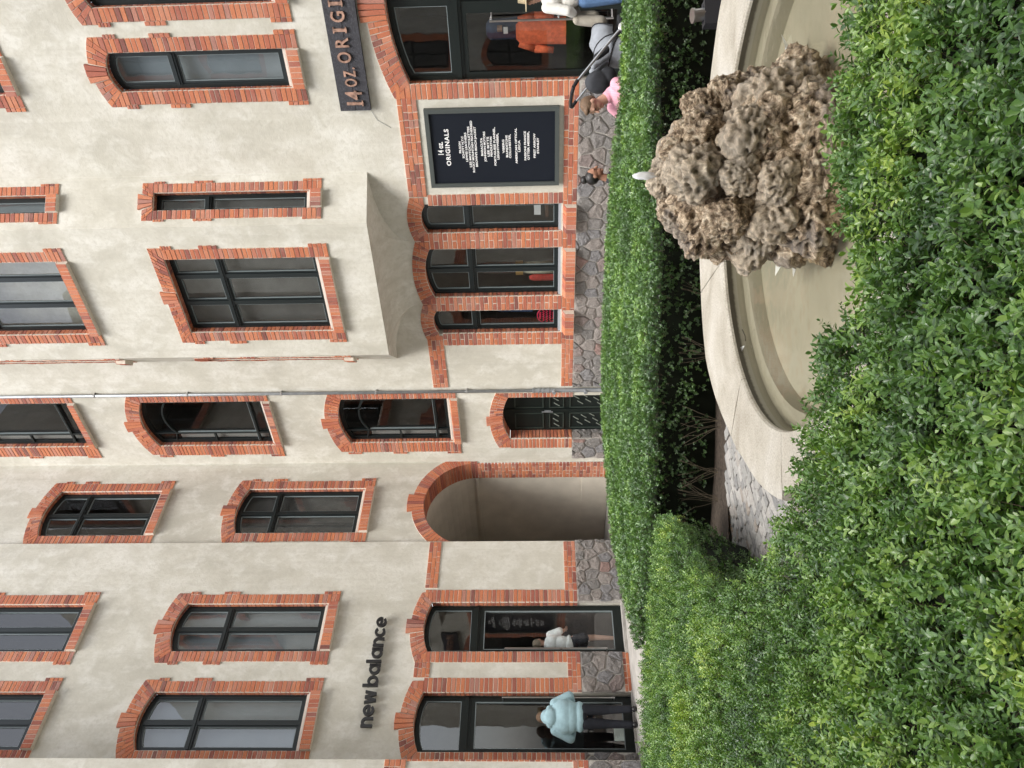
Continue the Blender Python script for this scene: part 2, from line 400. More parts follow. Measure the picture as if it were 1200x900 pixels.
def wall_with_holes(name, fr, outer, holes, parent, m='plaster', depth=.16, off=0, revm=None):
    """holes: list of 2d loops"""
    loops = [[Vector((a, b, 0)) for a, b in outer]]+[[Vector((a, b, 0)) for a, b in h] for h in holes]
    tris = geometry.tessellate_polygon(loops); flat = [p for l in loops for p in l]
    mb = MB(); mb.add([fr.P(p.x, p.y, off) for p in flat], [tuple(t) for t in tris])
    for h in holes:
        n = len(h); vs = [fr.P(a, b, off) for a, b in h]+[fr.P(a, b, off-depth) for a, b in h]
        mb.add(vs, [(i, (i+1) % n, n+(i+1) % n, n+i) for i in range(n)])
    me = bpy.data.meshes.new(name); me.from_pydata(mb.v, [], mb.f); me.materials.append(M[m])
    me.validate(); o = bpy.data.objects.new(name, me); COL.objects.link(o); attach(o, parent); return o
def hole(s0, s1, z0, zt, rise, n=12):
    top = arc_pts(s0, s1, zt, rise, n) if rise > 0 else [(s0, zt), (s1, zt)]
    return [(s0, z0), (s1, z0)]+top[::-1]

# ---------------------------------------------------------------- ground
def sheet(name, pts, z, m, kind='structure'):
    me = bpy.data.meshes.new(name); me.from_pydata([(x, y, z) for x, y in pts], [], [tuple(range(len(pts)))])
    me.materials.append(m); o = bpy.data.objects.new(name, me); COL.objects.link(o); o['kind'] = kind; return o
sheet('ground', [(-120, -120), (120, -120), (120, 120), (-120, 120)], -.06, M['paving'])

# ================================================================ LEFT WING
LW = empty('courtyard_building', K)
tag(LW, 'cream wing with the tall arched passage and the black lettered shop', 'building')
lw = Wing(LW)
RW = empty('courtyard_building', FD.P(5, 0, 0))
tag(RW, 'cream wing with the angular oriel above the large black board', 'building')
rw = Wing(RW)

CL = .034
def H(s0, s1, z0, zt, rise): return hole(s0-CL, s1+CL, z0-CL, zt+CL, rise)
# section B: recessed, with the passage
B_wins = [(.74, 1.92, 5.42, 7.96, .14, 7.27), (.77, 1.96, 9.96, 12.2, .14, 11.55)]
arc_h = hole(.06-CL, 2.26+CL, -.2, 2.93, 1.10, 24)
wall_with_holes('wall', FA, [(0, -.2), (2.6, -.2), (2.6, TOP), (0, TOP)], [H(*w[:5]) for w in B_wins]+[], LW) if False else None
# the passage mouth is cut out by building the lower wall around it
outerB = [(.06-CL, -.2)]+[(0, -.2), (0, TOP), (2.6, TOP), (2.6, -.2), (2.26+CL, -.2)]+arc_h[2:][::1]
wall_with_holes('wall', FA, outerB, [H(*w[:5]) for w in B_wins], LW)
for i, w in enumerate(B_wins):
    surround(lw, FA, *w[:5], jw=.215, th=.23, trans=w[5])
    win = window(FA, *w[:5], LW, trans=w[5], room='blindwarm' if i == 0 else 'dark', glass='glass_dim'); sill_strip(FA, w[0], w[1], w[2], win)
# section A: two window axes and the shop doors
A_wins = [(3.63, 4.62, 5.70, 8.42, .13, 7.55), (5.40, 6.42, 5.70, 8.46, .13, 7.60), (3.63, 4.62, 10.50, 13.2, .13, 12.3), (5.40, 6.42, 10.50, 13.2, .13, 12.3)]
doors = [(3.62, 4.62, .0, 3.63, .11), (5.41, 6.42, -.04, 3.63, .11)]
outerA = [(2.2, -.3)]
for d in doors: outerA += [(d[0]-CL, -.3)]+[(d[0]-CL, 3.63+CL)]+arc_pts(d[0]-CL, d[1]+CL, d[3]+CL, d[4], 12)[1:-1]+[(d[1]+CL, d[3]+CL), (d[1]+CL, -.3)]
outerA += [(7.6, -.3), (7.6, TOP), (2.2, TOP)]
FW = FR(FAp.P(0, 0, 0)-Vector((0, 0, 0)), -dA, nA)
wall_with_holes('wall', FAp, outerA, [H(*w[:5]) for w in A_wins], LW)
m = MB(); m.add([FAp.P(2.2, -.3, 0), FAp.P(2.2, TOP, 0), FAp.P(2.2, TOP, -.12), FAp.P(2.2, -.3, -.12)], [(0, 1, 2, 3)])
for d in doors:
    for s in (d[0]-CL, d[1]+CL): m.add([FAp.P(s, -.3, 0), FAp.P(s, 3.64, 0), FAp.P(s, 3.64, -.3), FAp.P(s, -.3, -.3)], [(0, 1, 2, 3)])
    ap = arc_pts(d[0]-CL, d[1]+CL, d[3]+CL, d[4], 12)
    for p, q in zip(ap[:-1], ap[1:]): m.add([FAp.P(*p, 0), FAp.P(*q, 0), FAp.P(*q, -.3), FAp.P(*p, -.3)], [(0, 1, 2, 3)])
m.build('wall_return', M['plaster'], LW)
for i, w in enumerate(A_wins):
    surround(lw, FAp, *w[:5], jw=.205, th=.245, trans=w[5], tooth=.055)
    win = window(FAp, *w[:5], LW, trans=w[5], room='blind' if i < 2 else 'dark'); sill_strip(FAp, w[0], w[1], w[2], win)
# the projecting end at the left edge of the picture
wall_with_holes('wall', FF, [(6.90, -.3), (12, -.3), (12, TOP), (6.90, TOP)], [], LW)
m = MB(); m.add([FF.P(6.9, -.3, 0), FF.P(6.9, TOP, 0), FF.P(6.9, TOP, -1.1), FF.P(6.9, -.3, -1.1)], [(0, 1, 2, 3)])
m.add([FF.P(12, -.3, 0), FF.P(12, TOP, 0), FF.P(12, TOP, -6), FF.P(12, -.3, -6)], [(0, 1, 2, 3)]); m.build('wall_return', M['plaster'], LW)

# ground floor trim of the left wing
f = FAp; PZ, B0, B1, T0, T1 = .82, .82, 1.06, 3.55, 3.80
def band(w, fr, a, b, za, zb, ch=.08): jamb(w, fr, a, b, za, zb, ch, o0=-.02, run=True)
band(lw, f, 2.22, 3.36, B0, B1); band(lw, f, 2.22, 3.30, T0, T1)
jamb(lw, f, 3.34, 3.61, B1, 3.64, o0=-.13, split=False)
jamb(lw, f, 3.36, 3.61, B0, B1, o0=-.13)
jamb(lw, f, 3.34, 3.50, 3.64, T1-.02, o0=-.02)
for a, b in ((4.63, 4.84), (5.13, 5.40)): jamb(lw, f, a, b, B1, 3.64, o0=-.13)
band(lw, f, 4.63, 5.40, B0, B1); band(lw, f, 4.84, 5.13, T0, T1+.04)
for a, b in ((4.62, 4.84), (5.13, 5.40)): jamb(lw, f, a+.06, b-.06, 3.64, T1+.02, o0=-.02)
jamb(lw, f, 6.43, 6.68, B0, T0+.1, o0=-.13); 
for d in doors:
    ext = .145; cx, cz, R, a = arc_geo(d[0], d[1], d[3], d[4])
    arch(lw, f, *d[:2], d[3], d[4], .225, .21, .16, key=3, keyh=.08, o0=-.13, two=True, g=.012)
f2 = FF
band(lw, f2, 6.9, 8.2, B0, B1); band(lw, f2, 6.9, 8.2, 3.64, 3.98); jamb(lw, f2, 6.90, 6.93, B1, 3.64)
band(lw, f, 4.64, 5.39, -.06, .06)

# passage arch
ring(lw, FA, 1.16, 2.93, 1.10, .27)
REV = FR(FA.P(.06, 0, 0), -nA, -dA)    # right reveal of the passage, s = depth
class W2_: pass
n = 38; ch = 2.93/n
lw.mort.add([REV.P(0.01, -.05, -.004), REV.P(.5, -.05, -.004), REV.P(.5, 2.92, -.004), REV.P(0.01, 2.92, -.004)], [(0, 1, 2, 3)])
for i in range(n):
    zc = ch*(i+.5)
    parts = [(0, .12), (.12, .37), (.37, .5)] if i % 2 else [(0, .25), (.25, .5)]
    if i % 4 == 3: parts = [(0, .12), (.12, .25), (.25, .37), (.37, .5)]
    for a, b in parts: lw.brick(REV, (a+b)/2, zc, b-a-G, ch-G, -.06, .002)
LV = FR(FA.P(2.26, 0, 0), -nA, dA)
# passage interior: barrel roof and walls
m = MB(); prof = [(.02, -.06), (.02, 2.93)]+[(1.16-1.14*math.cos(t), 2.93+1.14*math.sin(t)) for t in [math.pi*i/24 for i in range(1, 24)]]+[(2.30, 2.93), (2.30, -.06)]
pr2 = [(.02 if a < 1.16 else 2.30, b) if b <= 2.93 else (a, b) for a, b in prof]
V = [FA.P(a, b, -.5) for a, b in pr2]+[FA.P(a, b, -5.5) for a, b in pr2]; k = len(pr2)
m.add(V, [(i, i+1, k+i+1, k+i) for i in range(k-1)]); m.build('passage_vault', M['tunnel'], LW)
m = MB(); m.box(FA, .021, .07, 2.93, 3.0, -5.4, -.52); m.build('passage_ledge', M['tunnel'], LW)
m = MB(); m.box(FA, .021, .055, -.05, .55, -5.4, -.52); m.build('passage_trim', M['tunnel'], LW)
m = MB(); m.box(FA, 2.18, 2.5, -.06, 3.1, -1.3, -.10); m.build('passage_pier', M['tunnel'], LW)
m = MB(); m.box(FA, -.1, 2.4, -.06, 4.3, -5.7, -5.5); m.build('passage_back', M['interior'], LW)
m = MB(); m.box(FA, .4, 2.0, -.05, 2.6, -5.49, -5.44); g = m.build('passage_door', M['framegreen'], LW)
m = MB(); m.add([FA.P(.55, .9, -5.43), FA.P(1.85, .9, -5.43), FA.P(1.85, 2.4, -5.43), FA.P(.55, 2.4, -5.43)], [(0, 1, 2, 3)]); m.build('pane', M['blind'], g)

# plinth of split stones
def voronoi(s0, s1, z0, z1, size, seed, mode='irr'):
    r = random.Random(seed); pts = []
    nx = max(1, round((s1-s0)/size)); ny = max(1, round((z1-z0)/(size*.85)))
    for j in range(-1, ny+1):
        for i in range(-1, nx+1):
            pts.append((s0+(s1-s0)*(i+.5+(.25 if j % 2 else -.25)+r.uniform(-.32, .32))/nx, z0+(z1-z0)*(j+.5+r.uniform(-.3, .3))/ny))
    cells = []
    for i, p in enumerate(pts):
        poly = [(s0, z0), (s1, z0), (s1, z1), (s0, z1)]
        for j, q in enumerate(pts):
            if i == j: continue
            nx_, nz_ = q[0]-p[0], q[1]-p[1]; L = math.hypot(nx_, nz_)
            if L > size*3.2: continue
            nx_ /= L; nz_ /= L; c = ((p[0]+q[0])/2)*nx_+((p[1]+q[1])/2)*nz_-.008
            out = []
            for a, b in zip(poly, poly[1:]+poly[:1]):
                da = a[0]*nx_+a[1]*nz_-c; db = b[0]*nx_+b[1]*nz_-c
                if da <= 0: out.append(a)
                if da*db < 0: t = da/(da-db); out.append((a[0]+(b[0]-a[0])*t, a[1]+(b[1]-a[1])*t))
            poly = out
            if len(poly) < 3: break
        if len(poly) >= 3:
            A = abs(sum(a[0]*b[1]-b[0]*a[1] for a, b in zip(poly, poly[1:]+poly[:1])))/2
            if A > .004: cells.append(poly)
    return cells
def plinth(fr, s0, s1, z0, z1, parent, size=.30, seed=1, off=.0):
    m = MB(); m.box(fr, s0, s1, z0, z1, -.05+off, .022+off); m.build('plinth', M['darkmortar'], parent)
    for poly in voronoi(s0, s1, z0, z1, size, seed):
        r = random.random
        cx = sum(p[0] for p in poly)/len(poly); cz = sum(p[1] for p in poly)/len(poly); n = len(poly)
        # densify outline
        ring = []
        for a, b in zip(poly, poly[1:]+poly[:1]):
            L = math.hypot(b[0]-a[0], b[1]-a[1]); k = max(1, int(L/.09))
            for t in range(k): ring.append((a[0]+(b[0]-a[0])*t/k+random.uniform(-.004, .004), a[1]+(b[1]-a[1])*t/k+random.uniform(-.004, .004)))
        n = len(ring); base = off; mb = MB(); vs = []
        for (sc, h, j) in ((1, .01, 0), (.985, .034, .004), (.86, .050, .009), (.5, .054, .013)):
            vs += [fr.P(cx+(a-cx)*sc, cz+(b-cz)*sc, base+h+random.uniform(-j, j)) for a, b in ring]
        vs.append(fr.P(cx, cz, base+.055)); fs = []
        for l in range(3): fs += [(l*n+i, l*n+(i+1) % n, (l+1)*n+(i+1) % n, (l+1)*n+i) for i in range(n)]
        fs += [(3*n+i, 3*n+(i+1) % n, 4*n) for i in range(n)]
        mb.add(vs, fs); mb.build('stone', M['stone'], parent)
plinth(FAp, 2.2, 3.60, -.06, .82, LW, .24, 3, -.005); plinth(FAp, 4.64, 5.39, .06, .815, LW, .26, 4, -.005); plinth(FAp, 6.43, 6.95, -.06, .815, LW, .26, 5, -.005)
plinth(FF, 6.92, 8.2, -.06, .815, LW, .3, 6, 0)

# shop doors with glass, transom light and pull bars
def shop_door(fr, d, parent, trz, hs, hz, mirrored=False):
    s0, s1, z0, zt, rise = d
    win = window(fr, s0, s1, trz+.04, zt, rise, parent, cols=(), mname='framegreen', name='window', oF=-.13, fw_=.045, bead=True)
    m = MB(); m.box(fr, s0, s1, trz-.05, trz+.05, -.20, -.12); m.box(fr, s0, s1, trz-.012, trz+.012, -.12, -.10); m.build('transom', M['framegreen'], win)
    m = MB(); fw_ = .10
    m.box(fr, s0, s0+fw_, z0, trz-.05, -.19, -.13); m.box(fr, s1-fw_, s1, z0, trz-.05, -.19, -.13)
    m.box(fr, s0+fw_, s1-fw_, z0, z0+.16, -.19, -.132); m.box(fr, s0+fw_, s1-fw_, trz-.13, trz-.05, -.19, -.132)
    dr = m.build('door', M['framegreen'], parent)
    m = MB(); a, b, c, e = s0+fw_, s1-fw_, z0+.16, trz-.13
    for q in ((a, a+.012, c, e), (b-.012, b, c, e), (a, b, c, c+.012), (a, b, e-.012, e)): m.box(fr, *q, -.175, -.128)
    m.build('gasket', M['bead'], dr)
    m = MB(); m.add([fr.P(a, c, -.165), fr.P(b, c, -.165), fr.P(b, e, -.165), fr.P(a, e, -.165)], [(0, 1, 2, 3)]); m.build('pane', M['glass'], dr)
    m = MB(); a, b = hz; o = -.02
    m.tube([fr.P(hs, a, o), fr.P(hs, b, o)], .014)
    for z in (a, (a+b)/2-.1, b): m.cyl(fr.P(hs, z, o), fr.P(hs, z, -.13), .011)
    m.build('handle', M['steel'], dr); return dr
d1 = shop_door(FAp, doors[0], LW, 2.74, 4.55, (.32, 2.20))
d2 = shop_door(FAp, doors[1], LW, 2.83, 5.48, (.26, 2.22))
m = MB(); m.box(FAp, 5.88, 6.17, .10, .30, -.16, -.157); m.build('notice', simple('paper', (.55, .65, .62), .8), d2)
m = MB()
for i in range(9): m.box(FAp, 5.91, 6.14-random.uniform(0, .1), .272-.018*i, .278-.018*i, -.1565, -.1562)
m.build('print', simple('ink', (.25, .3, .3), .8), d2)
m = MB(); m.box(FAp, 5.445, 5.475, .95, 1.25, -.131, -.128); m.build('lock', M['steel'], d2)
# shop room behind, with floor, ceiling, racks
def room(fr, s0, s1, z0, z1, depth, parent, o=-.33, m_='interior'):
    m = MB(); A = [fr.P(s0, z0, o), fr.P(s1, z0, o), fr.P(s1, z1, o), fr.P(s0, z1, o)]; B = [p-fr.n*depth for p in A]
    m.add(A+B, [(0, 1, 5, 4), (1, 2, 6, 5), (2, 3, 7, 6), (3, 0, 4, 7), (4, 5, 6, 7)]); return m.build('shop_room', M[m_], parent)
room(FAp, 3.5, 6.6, -.03, 4.2, 3.6, LW)
m = MB(); m.add([FAp.P(3.5, 0, -.29), FAp.P(6.6, 0, -.29), FAp.P(6.6, 0, -3.8), FAp.P(3.5, 0, -3.8)], [(0, 1, 2, 3)]); m.build('shop_floor', simple('shop_boards', (.16, .13, .10), .35), LW)
# threshold steps
m = MB(); m.box(FAp, 3.58, 4.66, -.06, -.005, -.25, .05); m.box(FAp, 5.37, 6.46, -.06, -.04, -.25, .05); m.build('threshold', M['paving'], LW)

# black letters of the shop name
def text_mesh(txt, size, extr, off=0.0, sx=1.0, bev=0.0, spacing=1.0):
    c = bpy.data.curves.new('letter', 'FONT'); c.body = txt; c.size = size; c.extrude = extr; c.offset = off; c.bevel_depth = bev
    c.space_character = spacing; c.resolution_u = 4
    o = bpy.data.objects.new('letter', c); COL.objects.link(o); dg = bpy.context.evaluated_depsgraph_get(); dg.update()
    me = bpy.data.meshes.new_from_object(o.evaluated_get(dg)); COL.objects.unlink(o); bpy.data.objects.remove(o); return me
def place_text(me, fr, s, z, o, sgn, name, m, parent, sx=1.0):
    """sgn -1 when the reading direction runs against s"""
    d = fr.d*sgn
    me.transform(Matrix(((d.x*sx, 0, fr.n.x, 0), (d.y*sx, 0, fr.n.y, 0), (0, 1, 0, 0), (0, 0, 0, 1))))
    me.transform(Matrix.Translation(fr.P(s, z, o))); me.materials.clear(); me.materials.append(m)
    ob = bpy.data.objects.new(name, me); COL.objects.link(ob)
    if parent is not None: attach(ob, parent)
    return ob
def arc_stroke(mb, cx, cz, r, th, a0, a1, o0, o1, fr, n=18, sx=1.0, sgn=-1):
    P = lambda t, rr: (cx+sgn*rr*math.cos(t)*sx, cz+rr*math.sin(t))
    for i in range(n):
        t0 = a0+(a1-a0)*i/n; t1 = a0+(a1-a0)*(i+1)/n
        mb.prism(fr, [P(t0, r-th/2), P(t1, r-th/2), P(t1, r+th/2), P(t0, r+th/2)], o0, o1)
SG = empty('shop_sign', FAp.P(5, 4.44, .05)); tag(SG, 'black raised letters reading new balance above the two glass doors', 'sign')
TH, XH = .047, .20      # stroke and x height
def letter(ch, s, z, w):
    """bold rounded letters, s is the left edge in reading order (s decreases to the right)"""
    mb = MB(); f = FAp; o0, o1 = .05, .10; R = XH/2; sx = (w/2-TH/2)/(R-TH/2); cxs = s-w/2; cz = z+R; rr = R-TH/2
    D = math.radians
    def bar(a, b, za, zb): mb.box(f, a, b, za, zb, o0, o1)
    if ch == 'n': bar(s-TH, s, z, z+XH); arc_stroke(mb, cxs, z+XH-w/2, w/2-TH/2, TH, 0, math.pi, o0, o1-.0007, f); bar(s-w, s-w+TH, z, z+XH-w/2)
    if ch in 'ec':
        arc_stroke(mb, cxs, cz, rr, TH, D(0 if ch == 'e' else 38), D(318), o0, o1, f)
        if ch == 'e': bar(s-w+.01, s-.02, cz-.024, cz+.024)
    if ch in 'ba': arc_stroke(mb, cxs, cz, rr, TH, 0, 2*math.pi, o0, o1, f, 24)
    if ch == 'b': bar(s-TH, s, z, z+XH*1.38)
    if ch == 'a': bar(s-w, s-w+TH, z, z+XH)
    if ch == 'l': bar(s-TH, s, z, z+XH*1.38)
    if ch == 'w':
        q = w/4; t = TH*.62
        xs = [s-t, s-q-t*.2, s-2*q, s-3*q+t*.2, s-w+t]; zs = [z+XH, z, z+XH, z, z+XH]
        for i in range(4):
            a, b = (xs[i], zs[i]), (xs[i+1], zs[i+1])
            mb.prism(f, [(a[0]-t*.85, a[1]), (a[0]+t*.85, a[1]), (b[0]+t*.85, b[1]), (b[0]-t*.85, b[1])], o0, o1-.0007*i)
    # stand-offs to the wall
    mb.cyl(f.P(cxs if ch not in 'bl' else s-TH/2, cz if ch in 'l' else z+XH*.94, -.0), f.P(cxs if ch not in 'bl' else s-TH/2, cz if ch in 'l' else z+XH*.94, .051), .008, n=6)
    mb.build('letter', M['lettering_black'], SG)
x = 6.05; zb = 4.44
for ch, w, adv in (('n', .25, .275), ('e', .29, .30), ('w', .36, .45), ('b', .29, .315), ('a', .29, .33), ('l', .08, .115), ('a', .29, .33), ('n', .25, .28), ('c', .27, .28), ('e', .29, .3)):
    letter(ch, x, zb, w*.703); x -= adv*.703

# ================================================================ RIGHT WING
f = FD
C_wins = [(.66, 1.96, 3.46, 5.70, .15, None), (.62, 1.94, 7.46, 10.02, .18, None), (.62, 1.95, 11.68, 14.2, .18, None)]
D_wins = [(3.68, 4.20, 1.12, 3.46, .08), (4.54, 5.57, 1.12, 3.46, .12), (5.92, 6.44, 1.12, 3.46, .08)]
E_wins = [(8.55, 9.15, 5.36, 8.04, .11, 7.12), (9.80, 10.45, 5.36, 8.04, .11, 7.12), (8.55, 9.15, 9.95, 12.6, .11, 11.7)]
shop = (8.57, 10.85, .10, 3.47, .22)
doorC = (.74, 1.96, -.1, 2.16, .14)
outer = [(0, -.3)]
for d in (doorC, shop): outer += [(d[0]-CL, -.3), (d[0]-CL, d[3]+CL)]+arc_pts(d[0]-CL, d[1]+CL, d[3]+CL, d[4], 14)[1:-1]+[(d[1]+CL, d[3]+CL), (d[1]+CL, -.3)]
outer += [(16, -.3), (16, TOP), (0, TOP)]
wall_with_holes('wall', FD, outer, [H(*w[:5]) for w in C_wins+D_wins+E_wins], RW)
for d in (doorC, shop):
    m = MB()
    for s in (d[0]-CL, d[1]+CL): m.add([f.P(s, -.3, 0), f.P(s, d[3], 0), f.P(s, d[3], -.35), f.P(s, -.3, -.35)], [(0, 1, 2, 3)])
    ap = arc_pts(d[0]-CL, d[1]+CL, d[3]+CL, d[4], 12)
    for p, q in zip(ap[:-1], ap[1:]): m.add([f.P(*p, 0), f.P(*q, 0), f.P(*q, -.35), f.P(*p, -.35)], [(0, 1, 2, 3)])
    m.build('wall_return', M['plaster'], RW)
# staircase windows with curved glazing bars
def stair_window(w, parent):
    s0, s1, z0, zt, rise = w[:5]
    win = window(f, s0, s1, z0, zt, rise, parent, cols=(), fw_=.05, room='dark', oF=-.11, bead=False, name='window', glass='glass_dim')
    m = MB(); o0, o1 = -.15, -.09; xl = s0+.30; xr = s1-.10
    m.box(f, xl-.022, xl+.022, z0+.04, head_z(s0, s1, zt, rise, xl)-.05, o0, o1); m.box(f, xr-.016, xr+.016, z0+.04, head_z(s0, s1, zt, rise, xr)-.05, o0, o1)
    m.build('mullion', M['frame'], win)
    m = MB(); zb = z0+.30; m.box(f, s0+.05, s1-.05, zb-.022, zb+.022, o0, o1+.006); m.build('glazing_bar', M['frame'], win); m = MB(); m.box(f, s0+.05, xl, (z0+zt)/2-.016, (z0+zt)/2+.016, o0, o1); m.build('glazing_bar', M['frame'], win); m = MB(); m.box(f, xr, s1-.05, (z0+zt)/2+.2, (z0+zt)/2+.23, o0, o1)
    m.build('glazing_bar', M['frame'], win)
    m = MB(); a = arc_pts(xl, xr, zt-.42, .16, 10); b = arc_pts(xl, xr, zt-.42, .16, 10, -.04)
    for i in range(10): m.prism(f, [b[i], b[i+1], a[i+1], a[i]], o0, o1+.004)
    m.tube([f.P(s0+.05, zt-.36, -.12), f.P(xl, zt-.42, -.12)], .016, 6); m.build('glazing_bar', M['frame'], win)
    m = MB()   # pale blinds behind the narrow side lights
    m.add([f.P(s0+.06, z0+.05, -.2), f.P(xl-.02, z0+.05, -.2), f.P(xl-.02, zt-.45, -.2), f.P(s0+.06, zt-.45, -.2)], [(0, 1, 2, 3)]); m.build('blind', M['interior_light'], win)
    m = MB()
    for q in ((xl+.03, xr-.03, zb+.03, zb+.038), (xl+.022, xl+.03, zb+.03, zt-.46), (s0+.055, xl-.03, zb+.03, zb+.038)): m.box(f, *q, -.14, -.10)
    m.build('gasket', M['bead'], win)
    return win
for w in C_wins:
    s0, s1, z0, zt, rise = w[:5]; zb = z0-.2
    jamb(rw, f, s0-.30, s0, zb, zt, o0=-.12); jamb(rw, f, s1, s1+.16, zb, zt, o0=-.12)
    for za in (zb, (z0+zt)/2-.1, zt-.2):
        rw.mortar(f, s0-.35, s0-.30, za, za+.32)
        for i in range(4): rw.brick(f, s0-.325, za+.08*(i+.5), .05, .07, -.02, .024)
    arch(rw, f, s0, s1, zt, rise, .28, .26, rise+.05, key=3, keyh=.08, er=.17, two=True)
    brick_sill(rw, f, s0-.0, s1, z0, .09, .14, .22); win = stair_window(w, RW); sill_strip(f, s0, s1, z0, win)
# little rail panel low in the first staircase window
# green-black double door
jamb(rw, f, doorC[0]-.30, doorC[0], .80, doorC[3], o0=-.30); jamb(rw, f, doorC[1], doorC[1]+.13, .80, doorC[3], o0=-.30)
arch(rw, f, *doorC[:2], doorC[3], doorC[4], .27, .26, .17, key=3, keyh=.07, o0=-.30, two=True, er=.13, g=.012)
plinth(f, .13, .72, -.06, .80, RW, .30, 8)
for s_, sgn in ((.72, 1),):
    R_ = FR(f.P(.725, 0, 0), -nD, dD); plinth(FR(f.P(.725, 0, -.30), nD, dD), 0.01, .29, -.06, .80, RW, .24, 9, -.035)
dm = MB(); a, b, z0_, zt_, rs = doorC; fo = -.26
dm.prism(f, [(a, z0_), (b, z0_)]+arc_pts(a, b, zt_, rs, 12)[::-1], fo-.05, fo)
door = dm.build('door', M['framegreen'], RW)
pm = simple('door_moulding', (.030, .042, .036), .42)
mid = (a+b)/2; m = MB(); m.box(f, mid-.045, mid+.045, z0_, zt_+.08, fo, fo+.03); m.build('door_post', M['framegreen'], door)
for x0 in (a+.07, mid+.07):
    x1 = x0+.46
    for za, zc in ((.98, 1.30), (1.42, 2.05), (.05, .86)):
        m = MB()
        for q in ((x0, x1, za, za+.022), (x0, x1, zc-.022, zc), (x0, x0+.022, za, zc), (x1-.022, x1, za, zc)): m.box(f, *q, fo, fo+.022)
        m.build('door_panel', pm, door)
        if za < 1:
            m = MB(); n = 3 if zc > 1 else 7
            for i in range(n):
                c = x0+.09+.30*i/(n-1) if n > 1 else x0
                zz = za+.10+(zc-za-.30)*((i*5) % n)/max(n-1, 1)
                m.prism(f, [(c-.045, zz), (c-.033, zz-.008), (c+.055, zz+.11), (c+.043, zz+.118)], fo, fo+.018)
            m.build('door_ornament', simple('worn_ornament', (.22, .25, .22), .5), door)
m = MB(); m.tube([f.P(mid-.02, 1.22, fo+.05), f.P(mid-.02, 1.46, fo+.05)], .014); m.box(f, mid-.05, mid+.01, 1.26, 1.40, fo+.02, fo+.036); m.build('handle', M['zinc'], door)

# ground floor trim between pipe and shop
g0, g1, g2, g3 = .82, 1.06, 3.39, 3.71
band(rw, f, 2.26, 8.33, g0, g1); band(rw, f, 2.26, 3.62, g2, g3)
jamb(rw, f, 3.37, 3.67, g1, g2, o0=-.13, split=True)
jamb(rw, f, 4.21, 4.53, g1, g3-.02, o0=-.13, split=True); jamb(rw, f, 5.58, 5.91, g1, g3-.02, o0=-.13, split=True)
jamb(rw, f, 6.45, 6.66, g1, g2, o0=-.13); band(rw, f, 6.62, 8.36, g2, g3)
jamb(rw, f, 8.31, 8.56, g0, g3, o0=-.13)
for d, e in zip(D_wins, (.17, .17, .17)): arch(rw, f, *d[:2], d[3], d[4], e, .245, .085 if d[1]-d[0] < .8 else .115, key=0, o0=-.13, two=True, g=.012)
arch(rw, f, *shop[:2], shop[3], shop[4], .24, .26, .27, key=5, keyh=.10, o0=-.13, two=True, g=.012)
for d in D_wins: brick_sill(rw, f, d[0]+.004, d[1]-.004, d[2], .15, .19, .285)
plinth(f, 2.26, 8.56, -.06, .82, RW, .25, 11)
for d, cols in zip(D_wins, ((), (.5,), ())):
    win = window(f, *d, RW, cols=cols, trans=2.72, fw_=.05, oF=-.12, name='window'); 
    m = MB(); m.box(f, d[0], d[1], d[2]-.035, d[2]+.01, -.16, -.02); m.build('sill', simple('lead_sill', (.35, .38, .42), .5), win)

# shop front at the right edge
a, b, z0_, zt_, rs = shop; trz = 2.66
win = window(f, a, b, trz+.05, zt_, rs, RW, cols=(.5,), mname='framegreen', oF=-.13, fw_=.06, name='window')
m = MB(); m.box(f, a, b, trz-.055, trz+.055, -.2, -.115); m.box(f, a, b, trz-.012, trz+.012, -.115, -.095); m.build('transom', M['framegreen'], win)
for k, (x0, x1) in enumerate(((a, (a+b)/2-.006), ((a+b)/2+.006, b))):
    m = MB(); l, r = (.10, .17) if k == 0 else (.17, .10)
    m.box(f, x0, x0+l, z0_, trz-.055, -.19, -.13); m.box(f, x1-r, x1, z0_, trz-.055, -.19, -.13)
    m.box(f, x0+l, x1-r, z0_, z0_+.18, -.19, -.132); m.box(f, x0+l, x1-r, trz-.13, trz-.055, -.19, -.132); d = m.build('door', M['framegreen'], RW)
    m = MB(); p, q, c, e = x0+l, x1-r, z0_+.18, trz-.13; m.add([f.P(p, c, -.165), f.P(q, c, -.165), f.P(q, e, -.165), f.P(p, e, -.165)], [(0, 1, 2, 3)]); m.build('pane', M['glass'], d)
    hx = x1-.26 if k == 0 else x0+.26
    m = MB(); m.tube([f.P(hx, .34, -.03), f.P(hx, 2.18, -.03)], .017)
    for z in (.36, 1.15, 2.15): m.cyl(f.P(hx, z, -.03), f.P(hx+(.09 if k == 0 else -.09), z, -.13), .013)
    m.build('handle', M['steel'], d)
    if k == 0:
        m = MB(); m.box(f, x1-.11, x1-.06, 1.0, 1.09, -.13, -.124); m.build('lock', simple('brass', (.5, .42, .25), .35, .9), d)
        m = MB(); m.cyl(f.P(x0-.01, 1.52, -.10), f.P(x0-.01, 1.74, -.10), .018); m.build('hinge', M['steel'], d)
room(f, 3.4, 7.4, -.03, 4.2, 3.2, RW); room(f, 8.3, 12.5, .06, 4.2, 4.0, RW)
for s0_, s1_, z_ in ((3.4, 7.4, .01), (8.3, 12.5, .08)):
    m = MB(); m.add([f.P(s0_, z_, -.34), f.P(s1_, z_, -.34), f.P(s1_, z_, -3.5), f.P(s0_, z_, -3.5)], [(0, 1, 2, 3)]); m.build('shop_floor', M['interior'], RW)
m = MB(); m.box(f, 8.5, 10.9, -.06, .09, -.30, .10); m.build('threshold', M['paving'], RW)
